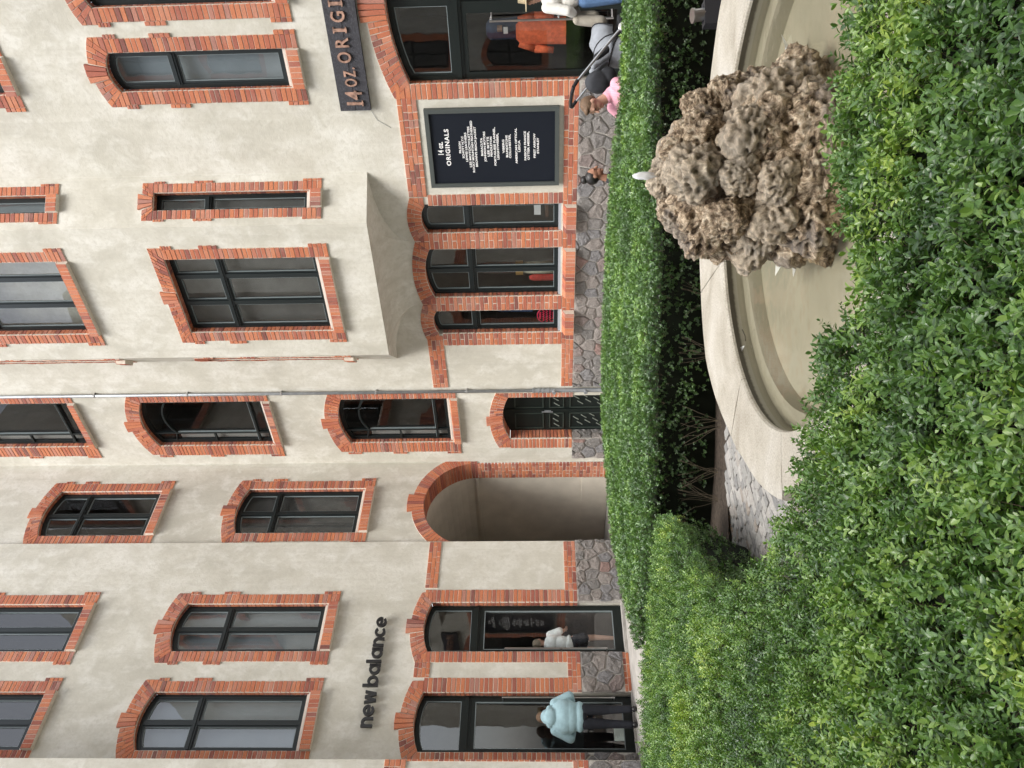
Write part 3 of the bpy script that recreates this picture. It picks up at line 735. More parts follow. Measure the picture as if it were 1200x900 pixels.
# upper windows of the right wing
for i, w in enumerate(E_wins):
    surround(rw, f, *w[:5], jw=.21, th=.245, trans=w[5]); win = window(f, *w[:5], RW, cols=(), trans=w[5], room='blind' if i < 2 else 'light'); sill_strip(f, w[0], w[1], w[2], win)

# oriel: broad front between two slanted cheeks
WH = 11.9
O_w = [(.60, 2.19, 5.36, 8.0, 0, 7.12), (.60, 2.19, 9.98, 12.6, 0, 11.75)]
FOl = FR(FD.P(OR_P1, 0, OR_OFF), dD, nD); LO = OR_P2-OR_P1
wall_with_holes('oriel_front', FOl, [(0, OR_Z), (LO, OR_Z), (LO, TOP), (0, TOP)], [H(*w[:5]) for w in O_w], RW, depth=.2)
for i, w in enumerate(O_w):
    surround(rw, FOl, *w[:5], jw=.205, th=.235, trans=w[5], flat=True, deep=-.14)
    win = window(FOl, *w[:5], RW, cols=(.36, .72), trans=w[5], oF=-.14, room='blindwarm' if i == 0 else 'dark', fw_=.05); sill_strip(FOl, w[0], w[1], w[2], win)
LN = (W2-P2).length; N_w = [(.29, .60, 5.38, 8.0, 0, 7.10), (.29, .60, 9.9, 12.6, 0, 11.7)]
for FRX, L_, nm in ((FN, LN, 'oriel_cheek'), (FM, (P1-W1).length, 'oriel_cheek')):
    ws = N_w if FRX is FN else [(L_-.60, L_-.29, *w[2:]) for w in N_w]
    wall_with_holes(nm, FRX, [(0, OR_Z), (L_, OR_Z), (L_, TOP), (0, TOP)], [H(*w[:5]) for w in ws], RW, depth=.2)
    for i, w in enumerate(ws):
        surround(rw, FRX, *w[:5], jw=.16, th=.20, trans=w[5], flat=True, tooth=.035, deep=-.12)
        win = window(FRX, *w[:5], RW, cols=(), trans=w[5], fw_=.035, oF=-.13, room='blindwarm' if i == 0 else 'blind'); sill_strip(FRX, w[0], w[1], w[2], win)
# coved underside of the oriel
Qa, Qb = 4.37, 5.75; rng_ = 14; m = MB(); rows = []
plan0 = [(Qa, 0), (Qa, 0), (Qb, 0), (Qb, 0)]; plan1 = [(OR_W1, 0), (OR_P1, OR_OFF), (OR_P2, OR_OFF), (OR_W2, 0)]
for i in range(rng_+1):
    t = i/rng_*math.pi/2; h = 1-math.cos(t); z = 3.74+(OR_Z-3.74)*math.sin(t)
    rows.append([FD.P(p[0]+(q[0]-p[0])*h, z, p[1]+(q[1]-p[1])*h) for p, q in zip(plan0, plan1)])
for i in range(rng_):
    a_, b_ = rows[i], rows[i+1]
    for j in range(3):
        m.add([a_[j], a_[j+1], b_[j+1], b_[j]], [(0, 1, 2, 3)])
m.build('oriel_cove', M['plaster'], RW)

# drain pipe
DP = empty('drainpipe', FD.P(2.19, 0, .06)); tag(DP, 'slim grey metal drainpipe running up the wall beside the dark double door', 'drainpipe')
m = MB(); m.cyl(FD.P(2.19, -.05, .06), FD.P(2.19, TOP, .06), .032, n=12); m.build('pipe', M['zinc'], DP, True)
for z in (3.0, 4.9, 6.9, 8.9, 10.9):
    m = MB(); m.cyl(FD.P(2.19, z, .06), FD.P(2.19, z+.03, .06), .042, n=12); m.box(FD, 2.15, 2.23, z+.005, z+.025, 0, .06); m.build('bracket', simple('bracket_zinc', (.5, .5, .5), .4, .8), DP)
m = MB(); m.cyl(FD.P(2.19, 0, .06), FD.P(2.19, 1.62, .06), .044, n=12)
for z in (1.3, 1.42, 1.50, 1.62): m.cyl(FD.P(2.19, z, .06), FD.P(2.19, z+.03, .06), .056, n=12)
m.cyl(FD.P(2.19, 1.2, .06), FD.P(2.19, 1.2, .15), .04); m.cyl(FD.P(2.19, .55, .06), FD.P(2.19, .55, .15), .04); m.build('pipe_foot', M['zinc'], DP)

# black board with white print
BD = empty('shop_board', FD.P(7.5, 1.12, .03)); tag(BD, 'large black framed board with small white lines of brand names between brick borders', 'sign board')
m = MB(); b0, b1, c0, c1 = 6.82, 8.17, 1.13, 3.29
for q in ((b0, b1, c0, c0+.07), (b0, b1, c1-.07, c1), (b0, b0+.07, c0+.07, c1-.07), (b1-.07, b1, c0+.07, c1-.07)): m.box(f, *q, .0, .075)
m.build('board_frame', M['boardframe'], BD)
m = MB(); m.box(f, b0+.069, b1-.069, c0+.069, c1-.069, .0, .045); m.build('board_panel', M['board'], BD)
def line(txt, s, z, size, width=None, name='lettering', parent=None, fr=None, m_=None, o=.0465, extr=.0006, off=.004, center=True, spacing=1.0):
    me = text_mesh(txt, size, extr, off=off*size/.05, spacing=spacing)
    xs = [v.co.x for v in me.vertices]; w = max(xs)-min(xs); sx = width/w if width else 1
    me.transform(Matrix.Translation((-(max(xs)+min(xs))/2, 0, 0)))
    return place_text(me, fr or f, s, z, o, 1, name, m_ or M['white'], parent, sx)
X0 = 7.49
line('14 oz.', X0+.02, 3.035, .125, .22, parent=BD, extr=.001, off=.0012); line('ORIGINALS', X0+.03, 2.925, .100, .63, parent=BD, extr=.001, off=.0014, spacing=1.15)
L = [('FILSON', 537.7, .20), ('SCHOTT N.Y.C', 541.2, .38), ('LEWIS LEATHERS', 545, .50), ('LES MOTOCYCLETTES', 549, .70), ('ROCKY MOUNTAIN FEATHERBED', 552.5, .89), ("BROWN'S BEACH JACKET", 556.4, .69),
     ('BARACUTA', 563.5, .31), ('JOHNSON MOTORS', 567, .52), ('LEE BITTS', 571, .34), ('PENDLETON', 574.6, .34), ('PORTUGUESE FLANNEL,', 578.7, .66), ('LEIGHTWEBER,', 582.4, .45),
     ('VIBERG', 589, .235), ('BLUNDSTONE', 593, .38), ('COLCHESTER,', 596.6, .41), ('AMERICAN OPTICAL', 604, .61), ('LEICA', 607.6, .20),
     ('PASSONI FRANCE', 614.6, .50), ('OTTER MESSER,', 618.4, .49), ('FIRST ARROW', 625.6, .42), ('STANLEY', 629.6, .275)]
for t_, q_, w_ in L: line(t_, X0+.03, 2.77-(q_-537)*.0139-.02, .046, w_, parent=BD, off=.0016)

# wooden beam sign
WS = empty('wooden_sign', FD.P(9.2, 4.38, .05)); tag(WS, 'dark timber sign with copper letters reading 14 OZ. ORIGINALS above the shop front', 'sign')
m, t, b = mat('dark_timber'); p = pos(t); mp = nd(t, 'ShaderNodeMapping'); mp.inputs['Rotation'].default_value = (0, 0, math.atan2(-dD.y, dD.x)); mp.inputs['Scale'].default_value = (1.5, 20, 24); t.links.new(p, mp.inputs[0])
n = nz(t, mp.outputs[0], 2.2, 6, .7, .5); r = ramp(t, n, [(.3, (.014, .014, .017)), (.55, (.040, .040, .050)), (.75, (.10, .105, .12))]); t.links.new(r.outputs[0], b.inputs['Base Color']); b.inputs['Roughness'].default_value = .7; bump(t, b, n, .6, .01); M['timber'] = m
for k, (za, zb_) in enumerate(((4.12, 4.355), (4.359, 4.60))):
    m = MB(); m.box(FD, 8.19, 11.2, za, zb_, .02, .085+.004*k); m.build('plank', M['timber'], WS)
M['copper'] = simple('rusty_metal', (.36, .22, .165), .6, .3, var=.5, scale=14)
def sign_letter(ch, a, b, z, size):
    me = text_mesh(ch, size, .012, .004); xs = [v.co.x for v in me.vertices]; w_ = max(xs)-min(xs); me.transform(Matrix.Translation((-min(xs), 0, 0)))
    place_text(me, FD, a, z, .101, 1, 'letter', M['copper'], WS, (b-a)/w_)
for ch, a_, b_, z_, sz in (('1', 8.29, 8.33, 4.22, .37), ('4', 8.37, 8.51, 4.22, .37), ('O', 8.58, 8.70, 4.27, .26), ('Z', 8.725, 8.82, 4.27, .26), ('.', 8.845, 8.87, 4.27, .26), ('O', 8.94, 9.10, 4.30, .29), ('R', 9.17, 9.31, 4.30, .29),
                     ('I', 9.395, 9.44, 4.30, .29), ('G', 9.53, 9.68, 4.30, .29), ('I', 9.765, 9.81, 4.30, .29), ('N', 9.90, 10.06, 4.30, .29), ('A', 10.14, 10.30, 4.30, .29), ('L', 10.38, 10.50, 4.30, .29), ('S', 10.58, 10.71, 4.30, .29)):
    sign_letter(ch, a_, b_, z_, sz)
for sa in (8.29, 9.395, 9.765):       # serifs
    for z_ in ((4.30, 4.485) if sa > 9 else (4.22,)): m = MB(); m.box(FD, sa-.02, sa+.065, z_, z_+.018, .09, .112); m.build('serif', M['copper'], WS)
m = MB(); m.tube([FD.P(8.19, 4.14, .008), FD.P(8.0, 4.06, .008), FD.P(7.86, 3.85, .008)], .003, 5)
tag(m.build('cable', M['zinc']), 'thin cable running down the plaster from the end of the timber sign', 'cable')

# things in the shop windows (seen through the glass)
def cloth_mat(n, c, r=.85): return simple(n, c, r, var=.25, scale=18, bmp=.3)
def garment(name, s, z, o, w, h, m_, label, cat='jacket', fr=FD, sleeves=True, grp=None):
    """a jacket hanging open: shoulders, body with folds, two sleeves"""
    mb = MB(); N = 28; rows = 14; vs = []
    for j in range(rows+1):
        t = j/rows; ww = w*(.30+.26*math.sin(min(t*7, 1)*math.pi/2) if t < .16 else .56-.05*math.sin((t-.16)*3)+.06*t)/1.0; zc = z+h*(1-t)
        for i in range(N):
            a_ = 2*math.pi*i/N; fold = 1+.10*math.sin(a_*5+t*2)*t
            vs.append(fr.P(s+ww*math.cos(a_)*fold*.8, zc, o+.13*w/.5*math.sin(a_)*fold*(.5+.5*min(1, t*5))))
    fs = [(j*N+i, j*N+(i+1) % N, (j+1)*N+(i+1) % N, (j+1)*N+i) for j in range(rows) for i in range(N)]; fs.append(tuple(range(N)))
    mb.add(vs, fs)
    if sleeves:
        for sg in (-1, 1):
            pts = [fr.P(s+sg*w*.36, z+h*.93, o), fr.P(s+sg*w*.56, z+h*.62, o+.03), fr.P(s+sg*w*.60, z+h*.25, o+.08)]
            mb.cyl(pts[0], pts[1], .085*w/.5, .075*w/.5); mb.cyl(pts[1], pts[2], .075*w/.5, .055*w/.5)
    ob = mb.build(name, m_, None, True); tag(ob, label, cat, grp); return ob
garment('hanging_jacket', 9.10, 1.02, -.62, .44, .78, cloth_mat('orange_cloth', (.62, .12, .045)), 'orange-red jacket hanging in the right shop window left of the door bar')
garment('hanging_jacket', 9.08, 1.78, -.85, .36, .5, cloth_mat('navy_cloth', (.03, .045, .09)), 'dark navy jacket hanging high behind the orange-red jacket', sleeves=False)
garment('hanging_shirt', 9.52, 1.0, -.9, .30, .7, cloth_mat('denim_light', (.16, .24, .38)), 'light denim shirt hanging right of the orange-red jacket in the shop', 'shirt')
m = MB(); m.cyl(FD.P(9.12, 2.02, -.75), FD.P(9.12, 2.10, -.75), .05); m.build('brass_lamp', M['copper']); tag(bpy.data.objects['brass_lamp'], 'small brass lamp over the white card inside the right shop', 'lamp')
m = MB(); m.box(FD, 9.05, 9.15, 1.93, 2.0, -.72, -.71); tag(m.build('price_card', M['white']), 'small white card under the brass lamp inside the right shop', 'card')
m = MB(); m.cyl(FD.P(4.80, 1.04, -.55), FD.P(4.80, 1.78, -.55), .13, .11, 14); o = m.build('draped_column', cloth_mat('pale_cloth', (.42, .40, .30)), None, True); tag(o, 'pale folded cloth standing under a gold band in the middle shop window', 'display')
m = MB(); m.cyl(FD.P(4.80, 1.79, -.55), FD.P(4.80, 1.93, -.55), .14, .14, 16); m.build('gold_band', simple('gold', (.55, .33, .10), .4, .5), o)
m = MB(); m.cyl(FD.P(4.80, 1.94, -.55), FD.P(4.80, 2.55, -.55), .10, .10, 14); m.build('dark_stand', simple('dark_wood', (.05, .02, .015), .5), o)
garment('folded_cloth', 4.62, 1.05, -.48, .16, .62, cloth_mat('red_cloth', (.45, .04, .03)), 'red cloth hanging low at the left side of the middle shop window', 'cloth', sleeves=False)
m = MB(); 
m.cyl(FD.P(5.38, 1.30, -.6), FD.P(5.38, 1.44, -.6), .16, .13, 16); m.cyl(FD.P(5.38, 1.15, -.6), FD.P(5.38, 1.30, -.6), .05, .15, 16); tag(m.build('glass_vase', simple('vase', (.25, .22, .12), .3)), 'round amber vase in the right half of the middle shop window', 'vase')
m = MB(); m.cyl(FD.P(5.45, 2.35, -.6), FD.P(5.45, 2.9, -.6), .13, .05, 16); tag(m.build('lamp_shade', simple('brown_shade', (.22, .12, .06), .6)), 'long brown lampshade hanging in the right half of the middle shop window', 'lamp')
RS = empty('round_sign', FD.P(3.86, 1.3, -.3)); tag(RS, 'round dark sign with pink red script in the narrow shop window left of the others', 'sign')
m = MB(); c = FD.P(3.86, 1.34, -.32); m.cyl(c, c+nD*.03, .20, n=28); m.build('disc', M['black'], RS)
NE = simple('pink_red', (.75, .03, .10), .5)
m = MB(); ring = [c+nD*.04+dD*(.185*math.cos(t))+Vector((0, 0, .185*math.sin(t))) for t in [2*math.pi*i/28 for i in range(29)]]; m.tube(ring, .010, 6)
for k in range(5):
    zz_ = .13-.065*k; wdt = math.sqrt(.16**2-zz_**2)*.95; pts = [c+nD*.04+dD*(-wdt+2*wdt*i/18)+Vector((0, 0, zz_+.022*math.sin(i*1.9+k))) for i in range(19)]; m.tube(pts, .007, 5)
m.build('script', NE, RS)
garment('hanging_shirt', 3.93, 1.62, -.5, .26, .75, cloth_mat('blue_cloth', (.03, .07, .16)), 'dark blue shirt above the round sign in the narrow shop window', 'shirt', sleeves=False)
garment('hanging_shirt', 3.9, 1.45, -.65, .24, .30, cloth_mat('grey_cloth', (.25, .30, .27)), 'grey green cloth just above the round sign in the narrow shop window', 'cloth', sleeves=False)
m = MB(); m.box(FD, 6.0, 6.22, 1.44, 1.56, -.45, -.42); tag(m.build('price_card', M['white']), 'small white card in the right narrow shop window', 'card')
m = MB(); m.box(FD, 5.96, 6.38, 1.30, 1.36, -.7, -.4); m.box(FD, 5.98, 6.0, .05, 1.3, -.7, -.68); m.box(FD, 6.34, 6.36, .05, 1.3, -.7, -.68); tag(m.build('display_table', simple('display_wood', (.10, .05, .03), .5)), 'dark narrow display table carrying the card in the right narrow shop window', 'table')

# ---------------------------------------------------------------- bricks out
BM = []
for v in range(5):
    me = bpy.data.meshes.new('brick'); r = random.Random(v); q = []
    bmx = bmesh.new(); bmesh.ops.create_cube(bmx, size=1)
    bmesh.ops.bevel(bmx, geom=[e for e in bmx.edges if (e.verts[0].co.y > 0 and e.verts[1].co.y > 0)], offset=.05, segments=1, affect='EDGES')
    for vv in bmx.verts: vv.co += Vector((r.uniform(-.018, .018), 0, r.uniform(-.025, .025)))
    bmx.to_mesh(me); bmx.free(); me.materials.append(M['brick']); BM.append(me)
def quad_mesh(b):
    fr, pts, o0, o1 = b; i = 1.2*.004; cx = sum(p[0] for p in pts)/4; cz = sum(p[1] for p in pts)/4
    J = [(p[0]+random.uniform(-.0015, .0015), p[1]+random.uniform(-.0015, .0015)) for p in pts]
    vs = [fr.P(*p, o0) for p in J]+[fr.P(*p, o1-.004) for p in J]+[fr.P(p[0]+math.copysign(.004, cx-p[0]), p[1]+math.copysign(.004, cz-p[1]), o1) for p in J]
    c = sum(((pts[k][0]*pts[(k+1) % 4][1]-pts[(k+1) % 4][0]*pts[k][1]) for k in range(4)))
    fs = [(k, (k+1) % 4, 4+(k+1) % 4, 4+k) for k in range(4)]+[(4+k, 4+(k+1) % 4, 8+(k+1) % 4, 8+k) for k in range(4)]+[(8, 9, 10, 11)]
    return vs, fs
def brick_matrix(b):
    fr, cs, cz, w, h, o0, o1, ang = b
    c, s = math.cos(ang), math.sin(ang); zx = Vector((0, 0, 1))
    ax = fr.d*c+zx*s; az = -fr.d*s+zx*c; ay = fr.n; o = fr.P(cs, cz, (o0+o1)/2)
    return Matrix(((ax.x*w, ay.x*(o1-o0), az.x*h, o.x), (ax.y*w, ay.y*(o1-o0), az.y*h, o.y), (ax.z*w, ay.z*(o1-o0), az.z*h, o.z), (0, 0, 0, 1)))
def emit(wg):
    eye = Vector((0, 0, CAMH)); L = []
    for b in wg.bricks:
        if len(b) == 4: cs = sum(p[0] for p in b[1])/4; cz = sum(p[1] for p in b[1])/4; sz = max(math.dist(b[1][0], b[1][3]), math.dist(b[1][0], b[1][1]))
        else: cs, cz, sz = b[1], b[2], max(b[3], b[4])
        p = b[0].P(cs, cz, 0); d = (p-eye).length; vis = abs(p.x/p.y) < .5 and p.z < 13.2
        L.append((sz/d*(1 if vis else .01)*(1.0 if b[0].n.dot(eye-p) > 0 else .01), b))
    L.sort(key=lambda t: -t[0])
    allv = []; allf = []; k0 = 0; bases = [np.array([v.co[:]+(1.0,) for v in m_.vertices]) for m_ in BM]; faces = [tuple(p.vertices) for p in BM[0].polygons]
    for i, (_, b) in enumerate(L):
        if len(b) == 4:
            vs, fs = quad_mesh(b)
            if i < 298:
                q = MB(); q.add(vs, fs); q.build('brick', M['brick'], wg.root)
            else: allv.append(np.array([v[:] for v in vs])); allf += [tuple(k+k0 for k in fc) for fc in fs]; k0 += len(vs)
        elif i < 298:
            o = bpy.data.objects.new('brick', random.choice(BM)); COL.objects.link(o); o.matrix_basis = brick_matrix(b); attach(o, wg.root)
        else:
            mt = np.array(brick_matrix(b)); v = (bases[i % 5] @ mt.T)[:, :3]; allv.append(v); allf += [tuple(k+k0 for k in fc) for fc in faces]; k0 += len(v)
    q = MB(); q.v = np.concatenate(allv).tolist(); q.f = allf; tag(q.build('brickwork', M['brick'], wg.root), kind='stuff')
    wg.mort.build('mortar', M['mortar'], wg.root)
    print('bricks', len(L))
emit(lw); emit(rw)

# ---------------------------------------------------------------- buildings across the court, seen in the glass
def opposite(label, O, d, n, L, seed):
    R = empty('courtyard_building', O); tag(R, label, 'building'); fr = FR(O, d, n); hs_ = []; r = random.Random(seed); wins = []
    x = 1.2
    while x < L-2:
        for z in (1.2, 5.2, 9.4, 13.2, 17.0, 20.8):
            if z+2.4 < 23.5: hs_.append(hole(x, x+1.15, z, z+2.1, .16, 6)); wins.append((x, z))
        x += 2.9
    wall_with_holes('wall', fr, [(0, -.3), (L, -.3), (L, 24), (0, 24)], hs_, R)
    me = None
    for x, z in wins:
        sm = MB()
        for q in ((x-.24, x, z-.2, z+2.3), (x+1.15, x+1.39, z-.2, z+2.3), (x, x+1.15, z-.22, z)): sm.box(fr, *q, -.02, .03)
        strip_arc(sm, fr, x-.02, x+1.17, z+2.1+.26, .18, .27, -.02, .031, 6); sm.build('brick_surround', M['brick'], R)
        w = MB(); w.add([fr.P(x, z, -.12), fr.P(x+1.15, z, -.12), fr.P(x+1.15, z+2.3, -.12), fr.P(x, z+2.3, -.12)], [(0, 1, 2, 3)]); wo_ = w.build('window', M['oppglass'], R)
        w = MB()
        for q in ((x, x+.06, z, z+2.2), (x+1.09, x+1.15, z, z+2.2), (x+.54, x+.61, z, z+2.2), (x, x+1.15, z, z+.07), (x, x+1.15, z+1.4, z+1.48)): w.box(fr, *q, -.12, -.07)
        w.build('frame', M['frame'], wo_)
    b = MB(); b.box(fr, 0, L, -.3, .8, 0, .05); b.build('plinth', M['darkmortar'], R)
    b = MB(); b.box(fr, -.4, L+.4, 23.6, 24, -8, .5); b.build('roof', M['zinc'], R)
M['oppglass'] = simple('distant_glass', (.02, .025, .03), .05, spec=.9)
CENT = K+nD*21.5
opposite('opposite cream wing seen mirrored in the narrow window panes under the oriel', K+nD*21.5, dD, -nD, 26, 3)
opposite('opposite cream wing seen mirrored in the glass doors under the black letters', K+nA*23, -dA, -nA, 25, 4)

# ---------------------------------------------------------------- foliage
def leaf_mat(name, dark, mid, light):
    m, t, b = mat(name)
    tint = nd(t, 'ShaderNodeAttribute'); tint.attribute_type = 'INSTANCER'; tint.attribute_name = 'tint'
    isl = nd(t, 'ShaderNodeNewGeometry').outputs['Random Per Island']
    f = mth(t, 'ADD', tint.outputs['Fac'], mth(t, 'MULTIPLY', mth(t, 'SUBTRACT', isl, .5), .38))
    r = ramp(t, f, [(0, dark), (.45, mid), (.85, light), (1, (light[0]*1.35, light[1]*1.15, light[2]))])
    bf = nd(t, 'ShaderNodeNewGeometry').outputs['Backfacing']
    c = mixc(t, bf, r.outputs[0], mixc(t, 0.45, r.outputs[0], (.12, .19, .09)))
    wn = t.nodes.new('ShaderNodeTexWhiteNoise'); wn.noise_dimensions = '1D'; t.links.new(isl, wn.inputs['W'])
    dead = mth(t, 'MULTIPLY', mth(t, 'GREATER_THAN', wn.outputs[0], .985), 1.0); c = mixc(t, dead, c, (.34, .21, .07))
    t.links.new(c, b.inputs['Base Color']); b.inputs['Roughness'].default_value = .40; b.inputs['Specular IOR Level'].default_value = 1.0
    tl = nd(t, 'ShaderNodeBsdfTranslucent'); t.links.new(mixc(t, 1.0, c, (1.3, 1.5, .5), 'MULTIPLY'), tl.inputs[0])
    mx = nd(t, 'ShaderNodeMixShader'); mx.inputs[0].default_value = .22
    out = [n for n in t.nodes if n.type == 'OUTPUT_MATERIAL'][0]
    t.links.new(b.outputs[0], mx.inputs[1]); t.links.new(tl.outputs[0], mx.inputs[2]); t.links.new(mx.outputs[0], out.inputs[0])
    return m
M['leaf'] = leaf_mat('box_leaf', (.040, .100, .026), (.130, .260, .058), (.31, .46, .095))
M['twig'] = simple('twig', (.10, .075, .045), .9, var=.3)
M['leaf_gap_shade'] = simple('shade_core', (.010, .016, .008), 1)
def sprig(seed, near=True):
    r = random.Random(seed); vs = []; fs = []; mi = []
    def leaf(p, d, up, L, w):
        d = d.normalized(); sdir = d.cross(up).normalized(); u = sdir.cross(d).normalized(); k = len(vs)
        cur = r.uniform(-.12, .16)*L; fold = r.uniform(.12, .32)*w
        pr = [(0, 0), (.28, .80), (.58, 1.0), (.84, .60), (1.0, 0)]
        for t, ww in pr:
            c = p+d*(L*t)-u*(cur*t*t)
            if ww == 0: vs.append(c)
            else: vs.extend([c+sdir*(w/2*ww)+u*fold*ww, c, c-sdir*(w/2*ww)+u*fold*ww])
        # indices: 0 | 1,2,3 | 4,5,6 | 7,8,9 | 10
        for f_ in ((0, 1, 2), (0, 2, 3), (1, 4, 5, 2), (2, 5, 6, 3), (4, 7, 8, 5), (5, 8, 9, 6), (7, 10, 8), (8, 10, 9)): fs.append(tuple(i+k for i in f_)); mi.append(0)
    H_ = .060 if near else .030; n = 6 if near else 4; lean = Vector((r.uniform(-.25, .25), r.uniform(-.25, .25), 1)).normalized(); az = r.uniform(0, 6.28)
    for i in range(n):
        t = (i+.4)/n; p = lean*(H_*t); az += math.pi/2+r.uniform(-.35, .35)
        for s_ in (0, math.pi):
            a_ = az+s_; open_ = math.radians((r.uniform(48, 72) if t < .75 else r.uniform(25, 45)) if near else r.uniform(55, 88)); d = Vector((math.cos(a_)*math.sin(open_), math.sin(a_)*math.sin(open_), math.cos(open_)))
            L = (.024 if near else .022)*r.uniform(.75, 1.15)*(1-.25*t); leaf(p, d, Vector((0, 0, 1)), L, L*(.48 if near else .6))
    k = len(vs)
    for i in range(3): vs.append(Vector((.0011*math.cos(i*2.1), .0011*math.sin(i*2.1), -.03)))
    vs.append(lean*H_)
    for i in range(3): fs.append((k+i, k+(i+1) % 3, k+3)); mi.append(1)
    me = bpy.data.meshes.new('sprig'); me.from_pydata([tuple(v) for v in vs], [], fs); me.materials.append(M['leaf']); me.materials.append(M['twig'])
    for p_, i_ in zip(me.polygons, mi): p_.material_index = i_; p_.use_smooth = True
    return me
SPR = [bpy.data.objects.new('sprig', sprig(i)) for i in range(6)]; SPRC = [bpy.data.objects.new('sprig', sprig(50+i, False)) for i in range(6)]
def scatter(name, P, D, scl, tint, parent, sources=SPR):
    """P points, D directions (unit), scl sizes; instances through geometry nodes"""
    n = len(P); spin = rng.uniform(0, 2*np.pi, n); D = D/np.linalg.norm(D, axis=1)[:, None]
    ref = np.where(np.abs(D[:, 2:3]) < .9, np.array([[0, 0, 1.]]), np.array([[1., 0, 0]])); Xv = np.cross(ref, D); Xv /= np.linalg.norm(Xv, axis=1)[:, None]; Yv = np.cross(D, Xv)
    c, s = np.cos(spin)[:, None], np.sin(spin)[:, None]; X2 = Xv*c+Yv*s; Y2 = -Xv*s+Yv*c
    ey = -np.arcsin(np.clip(X2[:, 2], -1, 1)); ex = np.arctan2(Y2[:, 2], D[:, 2]); ez = np.arctan2(X2[:, 1], X2[:, 0])
    me = bpy.data.meshes.new(name); me.vertices.add(n); me.vertices.foreach_set('co', P.astype(np.float32).ravel())
    a = me.attributes.new('rot', 'FLOAT_VECTOR', 'POINT'); a.data.foreach_set('vector', np.stack([ex, ey, ez], 1).astype(np.float32).ravel())
    a = me.attributes.new('scl', 'FLOAT', 'POINT'); a.data.foreach_set('value', scl.astype(np.float32))
    a = me.attributes.new('tint', 'FLOAT', 'POINT'); a.data.foreach_set('value', tint.astype(np.float32))
    a = me.attributes.new('idx', 'INT', 'POINT'); a.data.foreach_set('value', rng.integers(0, len(sources), n).astype(np.int32))
    o = bpy.data.objects.new(name, me); COL.objects.link(o); attach(o, parent); o['kind'] = 'stuff'
    g = bpy.data.node_groups.new('foliage', 'GeometryNodeTree'); g.interface.new_socket('Geometry', in_out='INPUT', socket_type='NodeSocketGeometry'); g.interface.new_socket('Geometry', in_out='OUTPUT', socket_type='NodeSocketGeometry')
    gi = g.nodes.new('NodeGroupInput'); go = g.nodes.new('NodeGroupOutput'); ip = g.nodes.new('GeometryNodeInstanceOnPoints'); ip.inputs['Pick Instance'].default_value = True
    gj = g.nodes.new('GeometryNodeGeometryToInstance')
    for src in reversed(sources):
        oi = g.nodes.new('GeometryNodeObjectInfo'); oi.inputs['Object'].default_value = src; oi.inputs['As Instance'].default_value = False
        g.links.new(oi.outputs['Geometry'], gj.inputs[0])
    def na(nm, ty):
        x = g.nodes.new('GeometryNodeInputNamedAttribute'); x.data_type = ty; x.inputs['Name'].default_value = nm; return x.outputs['Attribute']
    er = g.nodes.new('FunctionNodeEulerToRotation'); g.links.new(na('rot', 'FLOAT_VECTOR'), er.inputs[0])
    g.links.new(gi.outputs[0], ip.inputs['Points']); g.links.new(gj.outputs[0], ip.inputs['Instance']); g.links.new(er.outputs[0], ip.inputs['Rotation'])
    g.links.new(na('scl', 'FLOAT'), ip.inputs['Scale']); g.links.new(na('idx', 'INT'), ip.inputs['Instance Index']); g.links.new(ip.outputs[0], go.inputs[0])
    md = o.modifiers.new('foliage', 'NODES'); md.node_group = g; return o
def inpoly(x, y, poly):
    ins = np.zeros(len(x), bool); n = len(poly)
    for i in range(n):
        x1, y1 = poly[i]; x2, y2 = poly[(i+1) % n]
        c = ((y1 > y) != (y2 > y)) & (x < (x2-x1)*(y-y1)/((y2-y1)+1e-12)+x1); ins ^= c
    return ins
def segdist(x, y, poly):
    d = np.full(len(x), 9.)
    for (x1, y1), (x2, y2) in zip(poly, poly[1:]+poly[:1]):
        L2 = (x2-x1)**2+(y2-y1)**2; t = np.clip(((x-x1)*(x2-x1)+(y-y1)*(y2-y1))/L2, 0, 1); d = np.minimum(d, np.hypot(x-x1-t*(x2-x1), y-y1-t*(y2-y1)))
    return d
def vnoise(x, y, sc, seed=0, z=0):
    return np.array([noise.noise(Vector((a*sc+seed, b*sc-seed, z))) for a, b in zip(x, y)])
